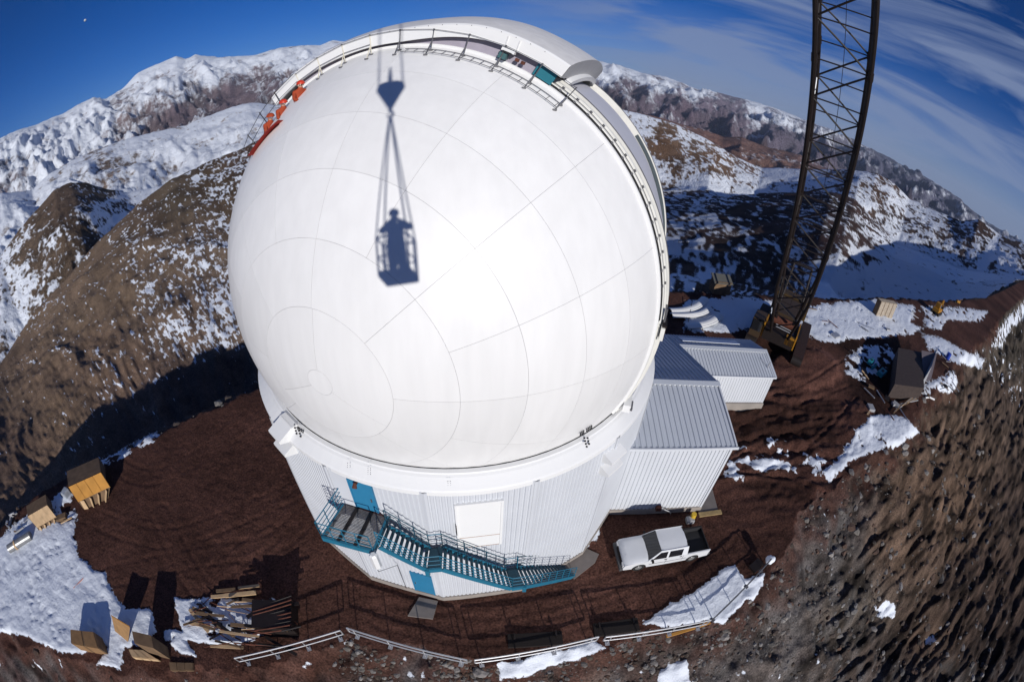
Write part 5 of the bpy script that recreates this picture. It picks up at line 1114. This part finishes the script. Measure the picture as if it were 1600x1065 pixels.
for i in range(8): MB().tube([atz(1396+i*1.5,645-i*2,.15),atz(1426+i*1.2,618+i*1.0,.25)],.06,6).build('pole',[woodd,greyp,wood2][i%3],t)
t=thing('yellow_digger','small yellow digger with raised arm parked on the snow beside the road','digger',atz(1462,490),R(20));
MB().box((0,0,.9),(2.6,1.5,.7)).build('body',yel,t,bevel=.08);MB().box((-.3,0,1.7),(1.,1.1,1.1)).build('cab',yel,t,bevel=.08);MB().box((-.3,-.56,1.8),(.7,.03,.6)).build('cab_window',glassd,t)
for s in (-1,1): MB().box((0,s*.8,.35),(2.8,.4,.65)).build('track',black,t,bevel=.15)
MB().bar((1.2,0,1.1),(2.6,0,2.5),.25).build('boom_arm',yel,t);MB().bar((2.6,0,2.5),(3.4,0,1.1),.2).build('dipper_arm',yel,t);MB().box((3.4,0,.8),(.5,.8,.5)).build('bucket',black,t,bevel=.05)
t=thing('yellow_barrow','tiny yellow machine on the snow right of the digger','machine',atz(1496,474),R(-10));MB().box((0,0,.5),(1.2,.6,.5)).build('body',yel,t,bevel=.06);MB().tube([(-.8,0,.2),(-.8,.1,.2)],.25,10).tube([(.8,0,.2),(.8,.1,.2)],.25,10).build('wheel_pair',black,t,kind='stuff') ;MB().bar((.5,0,.8),(1.1,0,1.2),.08).build('handle',yel,t)
t=thing('blue_barrel','small blue barrel standing at the slope edge right of the shed','barrel',atz(1480,560),world=True);p=atz(1480,560);MB().tube([p,p+Z*.9],.4,14).build('barrel',mat('barrel_blue',(.02,.06,.4),.5),t)
t=thing('wooden_hut','dark little hut with snowy roof in the shadow behind the curved panels','hut',atz(1122,452),world=True);p=atz(1123,456);MB().box(p+Z*.8,(2.2,1.4,1.6)).build('walls',woodd,t);MB().box(p+Z*1.7,(2.5,1.7,.12),(1,0,0),(0,.95,.3),(0,-.3,.95)).build('roof',mat('hut_roof',(.10,.10,.09),.8),t)
# ---- rubble on the banks
def rock_mat():
    m=bpy.data.materials.new('loose_rock');m.use_nodes=True;t=m.node_tree;b=t.nodes['Principled BSDF'];a=t.nodes.new('ShaderNodeAttribute');a.attribute_name='base'
    tc=t.nodes.new('ShaderNodeTexCoord');n=t.nodes.new('ShaderNodeTexNoise');n.inputs['Scale'].default_value=9;n.inputs['Detail'].default_value=6;t.links.new(tc.outputs['Object'],n.inputs['Vector'])
    v=t.nodes.new('ShaderNodeMapRange');v.inputs['To Min'].default_value=.6;v.inputs['To Max'].default_value=1.4;t.links.new(n.outputs['Fac'],v.inputs['Value']);s_=t.nodes.new('ShaderNodeVectorMath');s_.operation='SCALE'
    t.links.new(a.outputs['Color'],s_.inputs[0]);t.links.new(v.outputs[0],s_.inputs['Scale']);t.links.new(s_.outputs[0],b.inputs['Base Color']);b.inputs['Roughness'].default_value=.9
    bp=t.nodes.new('ShaderNodeBump');bp.inputs['Strength'].default_value=.5;bp.inputs['Distance'].default_value=.05;t.links.new(n.outputs['Fac'],bp.inputs['Height']);t.links.new(bp.outputs[0],b.inputs['Normal']);return m
def rock_mesh(seed,sub=1):
    bm=bmesh.new();bmesh.ops.create_icosphere(bm,subdivisions=sub,radius=1);r=random.Random(seed)
    for v in bm.verts: v.co*=r.uniform(.7,1.25);v.co.z*=.62
    V=np.array([v.co for v in bm.verts]);Fc=[tuple(v.index for v in f.verts) for f in bm.faces];bm.free();return V,Fc
rocks=[rock_mesh(i) for i in range(8)]
zv=T_zone==1
ii,jj=np.nonzero(zv&(T_Dg<75)&(np.abs(T_Ag)<112));rg=np.random.RandomState(4);sel=rg.choice(len(ii),20000,replace=False)
VV=[];FF=[];CC=[];n=0
gz_=[(.14,.125,.11),(.19,.17,.155),(.09,.065,.05),(.11,.065,.045),(.25,.23,.21),(.08,.06,.045)]
big=[]
for q,s in enumerate(sel):
    i,j=ii[s],jj[s];p=T_P[i,j];d=T_Dg[i,j];px,py=proj(p[None]);px,py=float(px[0]),float(py[0])
    grey=.5+.5*float(noise(np.array([p[0]/5]),np.array([p[1]/5]),77)[0])
    if py<1000 and px>1330 and rg.rand()<.3: continue
    if rg.rand()>.35+1.1*float(noise(np.array([p[0]/2.5]),np.array([p[1]/2.5]),78)[0])+.3: continue
    if px<520 and rg.rand()<.75: continue
    if T_snow[0][i,j]>.3: continue
    sz=(.028+.12*rg.rand()**3.4*(1+grey))*min(3.,max(1,d/14))
    if q%130==0 and len(big)<45 and 5<px<1595 and py<1060: big.append((p,sz*2.4+.07));continue
    V,Fc=rocks[q%8];a=rg.rand()*6.28;c,s_=math.cos(a),math.sin(a);U_=V*sz*np.array([1,rg.uniform(.6,1),rg.uniform(.6,1)]);U_=np.stack([U_[:,0]*c-U_[:,1]*s_,U_[:,0]*s_+U_[:,1]*c,U_[:,2]],-1)+p
    VV.append(U_);FF+=[(f[0]+n,f[1]+n,f[2]+n) for f in Fc];n+=len(V);k=np.array(gz_[rg.randint(6)])*rg.uniform(.7,1.2);CC.append(np.tile(np.append(k,1),(len(V),1)))
me=bpy.data.meshes.new('rubble');me.from_pydata(np.concatenate(VV).tolist(),[],FF);ca=me.color_attributes.new('base','FLOAT_COLOR','POINT');ca.data.foreach_set('color',np.concatenate(CC).astype(np.float32).ravel());me.materials.append(rock_mat())
link('rubble',me,None,label='loose grey and brown stones scattered over the banks below the plateau',kind='stuff')
V,Fc=rock_mesh(99,2);bme=[]
for k in range(3):
    V,Fc=rock_mesh(90+k,2);me=bpy.data.meshes.new('boulder');me.from_pydata(V.tolist(),[],Fc);me.materials.append(mat('boulder_grey',(.22,.20,.185),.9,var=.3,scale=2,bump=.4));bme.append(me)
for k,(p,s) in enumerate(big):
    o=link('boulder',bme[k%3],None,loc=tuple(p),label='grey boulder lying among the rubble on the bank',cat='boulder',group='boulders on the bank');o.scale=(s,s*.8,s*.8);o.rotation_euler=(0,0,k*1.7)
for o in bpy.data.objects:
    if '_world' in o: del o['_world']

# ------------------------------------------------------------------ air between the camera and the far ranges
HAZE=1.5e-5
zs=[o for o in bpy.data.objects if o.name in('mountains','hills','hillside','slope','ground')]
lo_=min(min(v[2] for v in o.bound_box) for o in zs);hi_=max(max(v[2] for v in o.bound_box) for o in bpy.data.objects if o.type=='MESH')
mb=MB().box((0,0,(lo_-1+hi_+5)/2),(124000,124000,hi_+6-lo_))
hm=bpy.data.materials.new('air');hm.use_nodes=True;t_=hm.node_tree;t_.nodes.clear();pv=t_.nodes.new('ShaderNodeVolumePrincipled');pv.inputs['Color'].default_value=(.62,.74,.95,1);pv.inputs['Density'].default_value=HAZE;pv.inputs['Anisotropy'].default_value=.0
ou=t_.nodes.new('ShaderNodeOutputMaterial');t_.links.new(pv.outputs[0],ou.inputs['Volume'])
mb.build('haze',hm,None,label='thin blue air that softens the far mountain ranges',kind='stuff')

bm=bmesh.new();bmesh.ops.create_icosphere(bm,subdivisions=3,radius=260);me=bpy.data.meshes.new('moon');bm.to_mesh(me);bm.free();me.materials.append(mat('moon_dust',(.5,.5,.5),.95));me.shade_smooth()
link('moon',me,None,loc=tuple(atd(133,32,90000)),label='tiny pale moon high in the blue sky at the upper left',cat='moon')
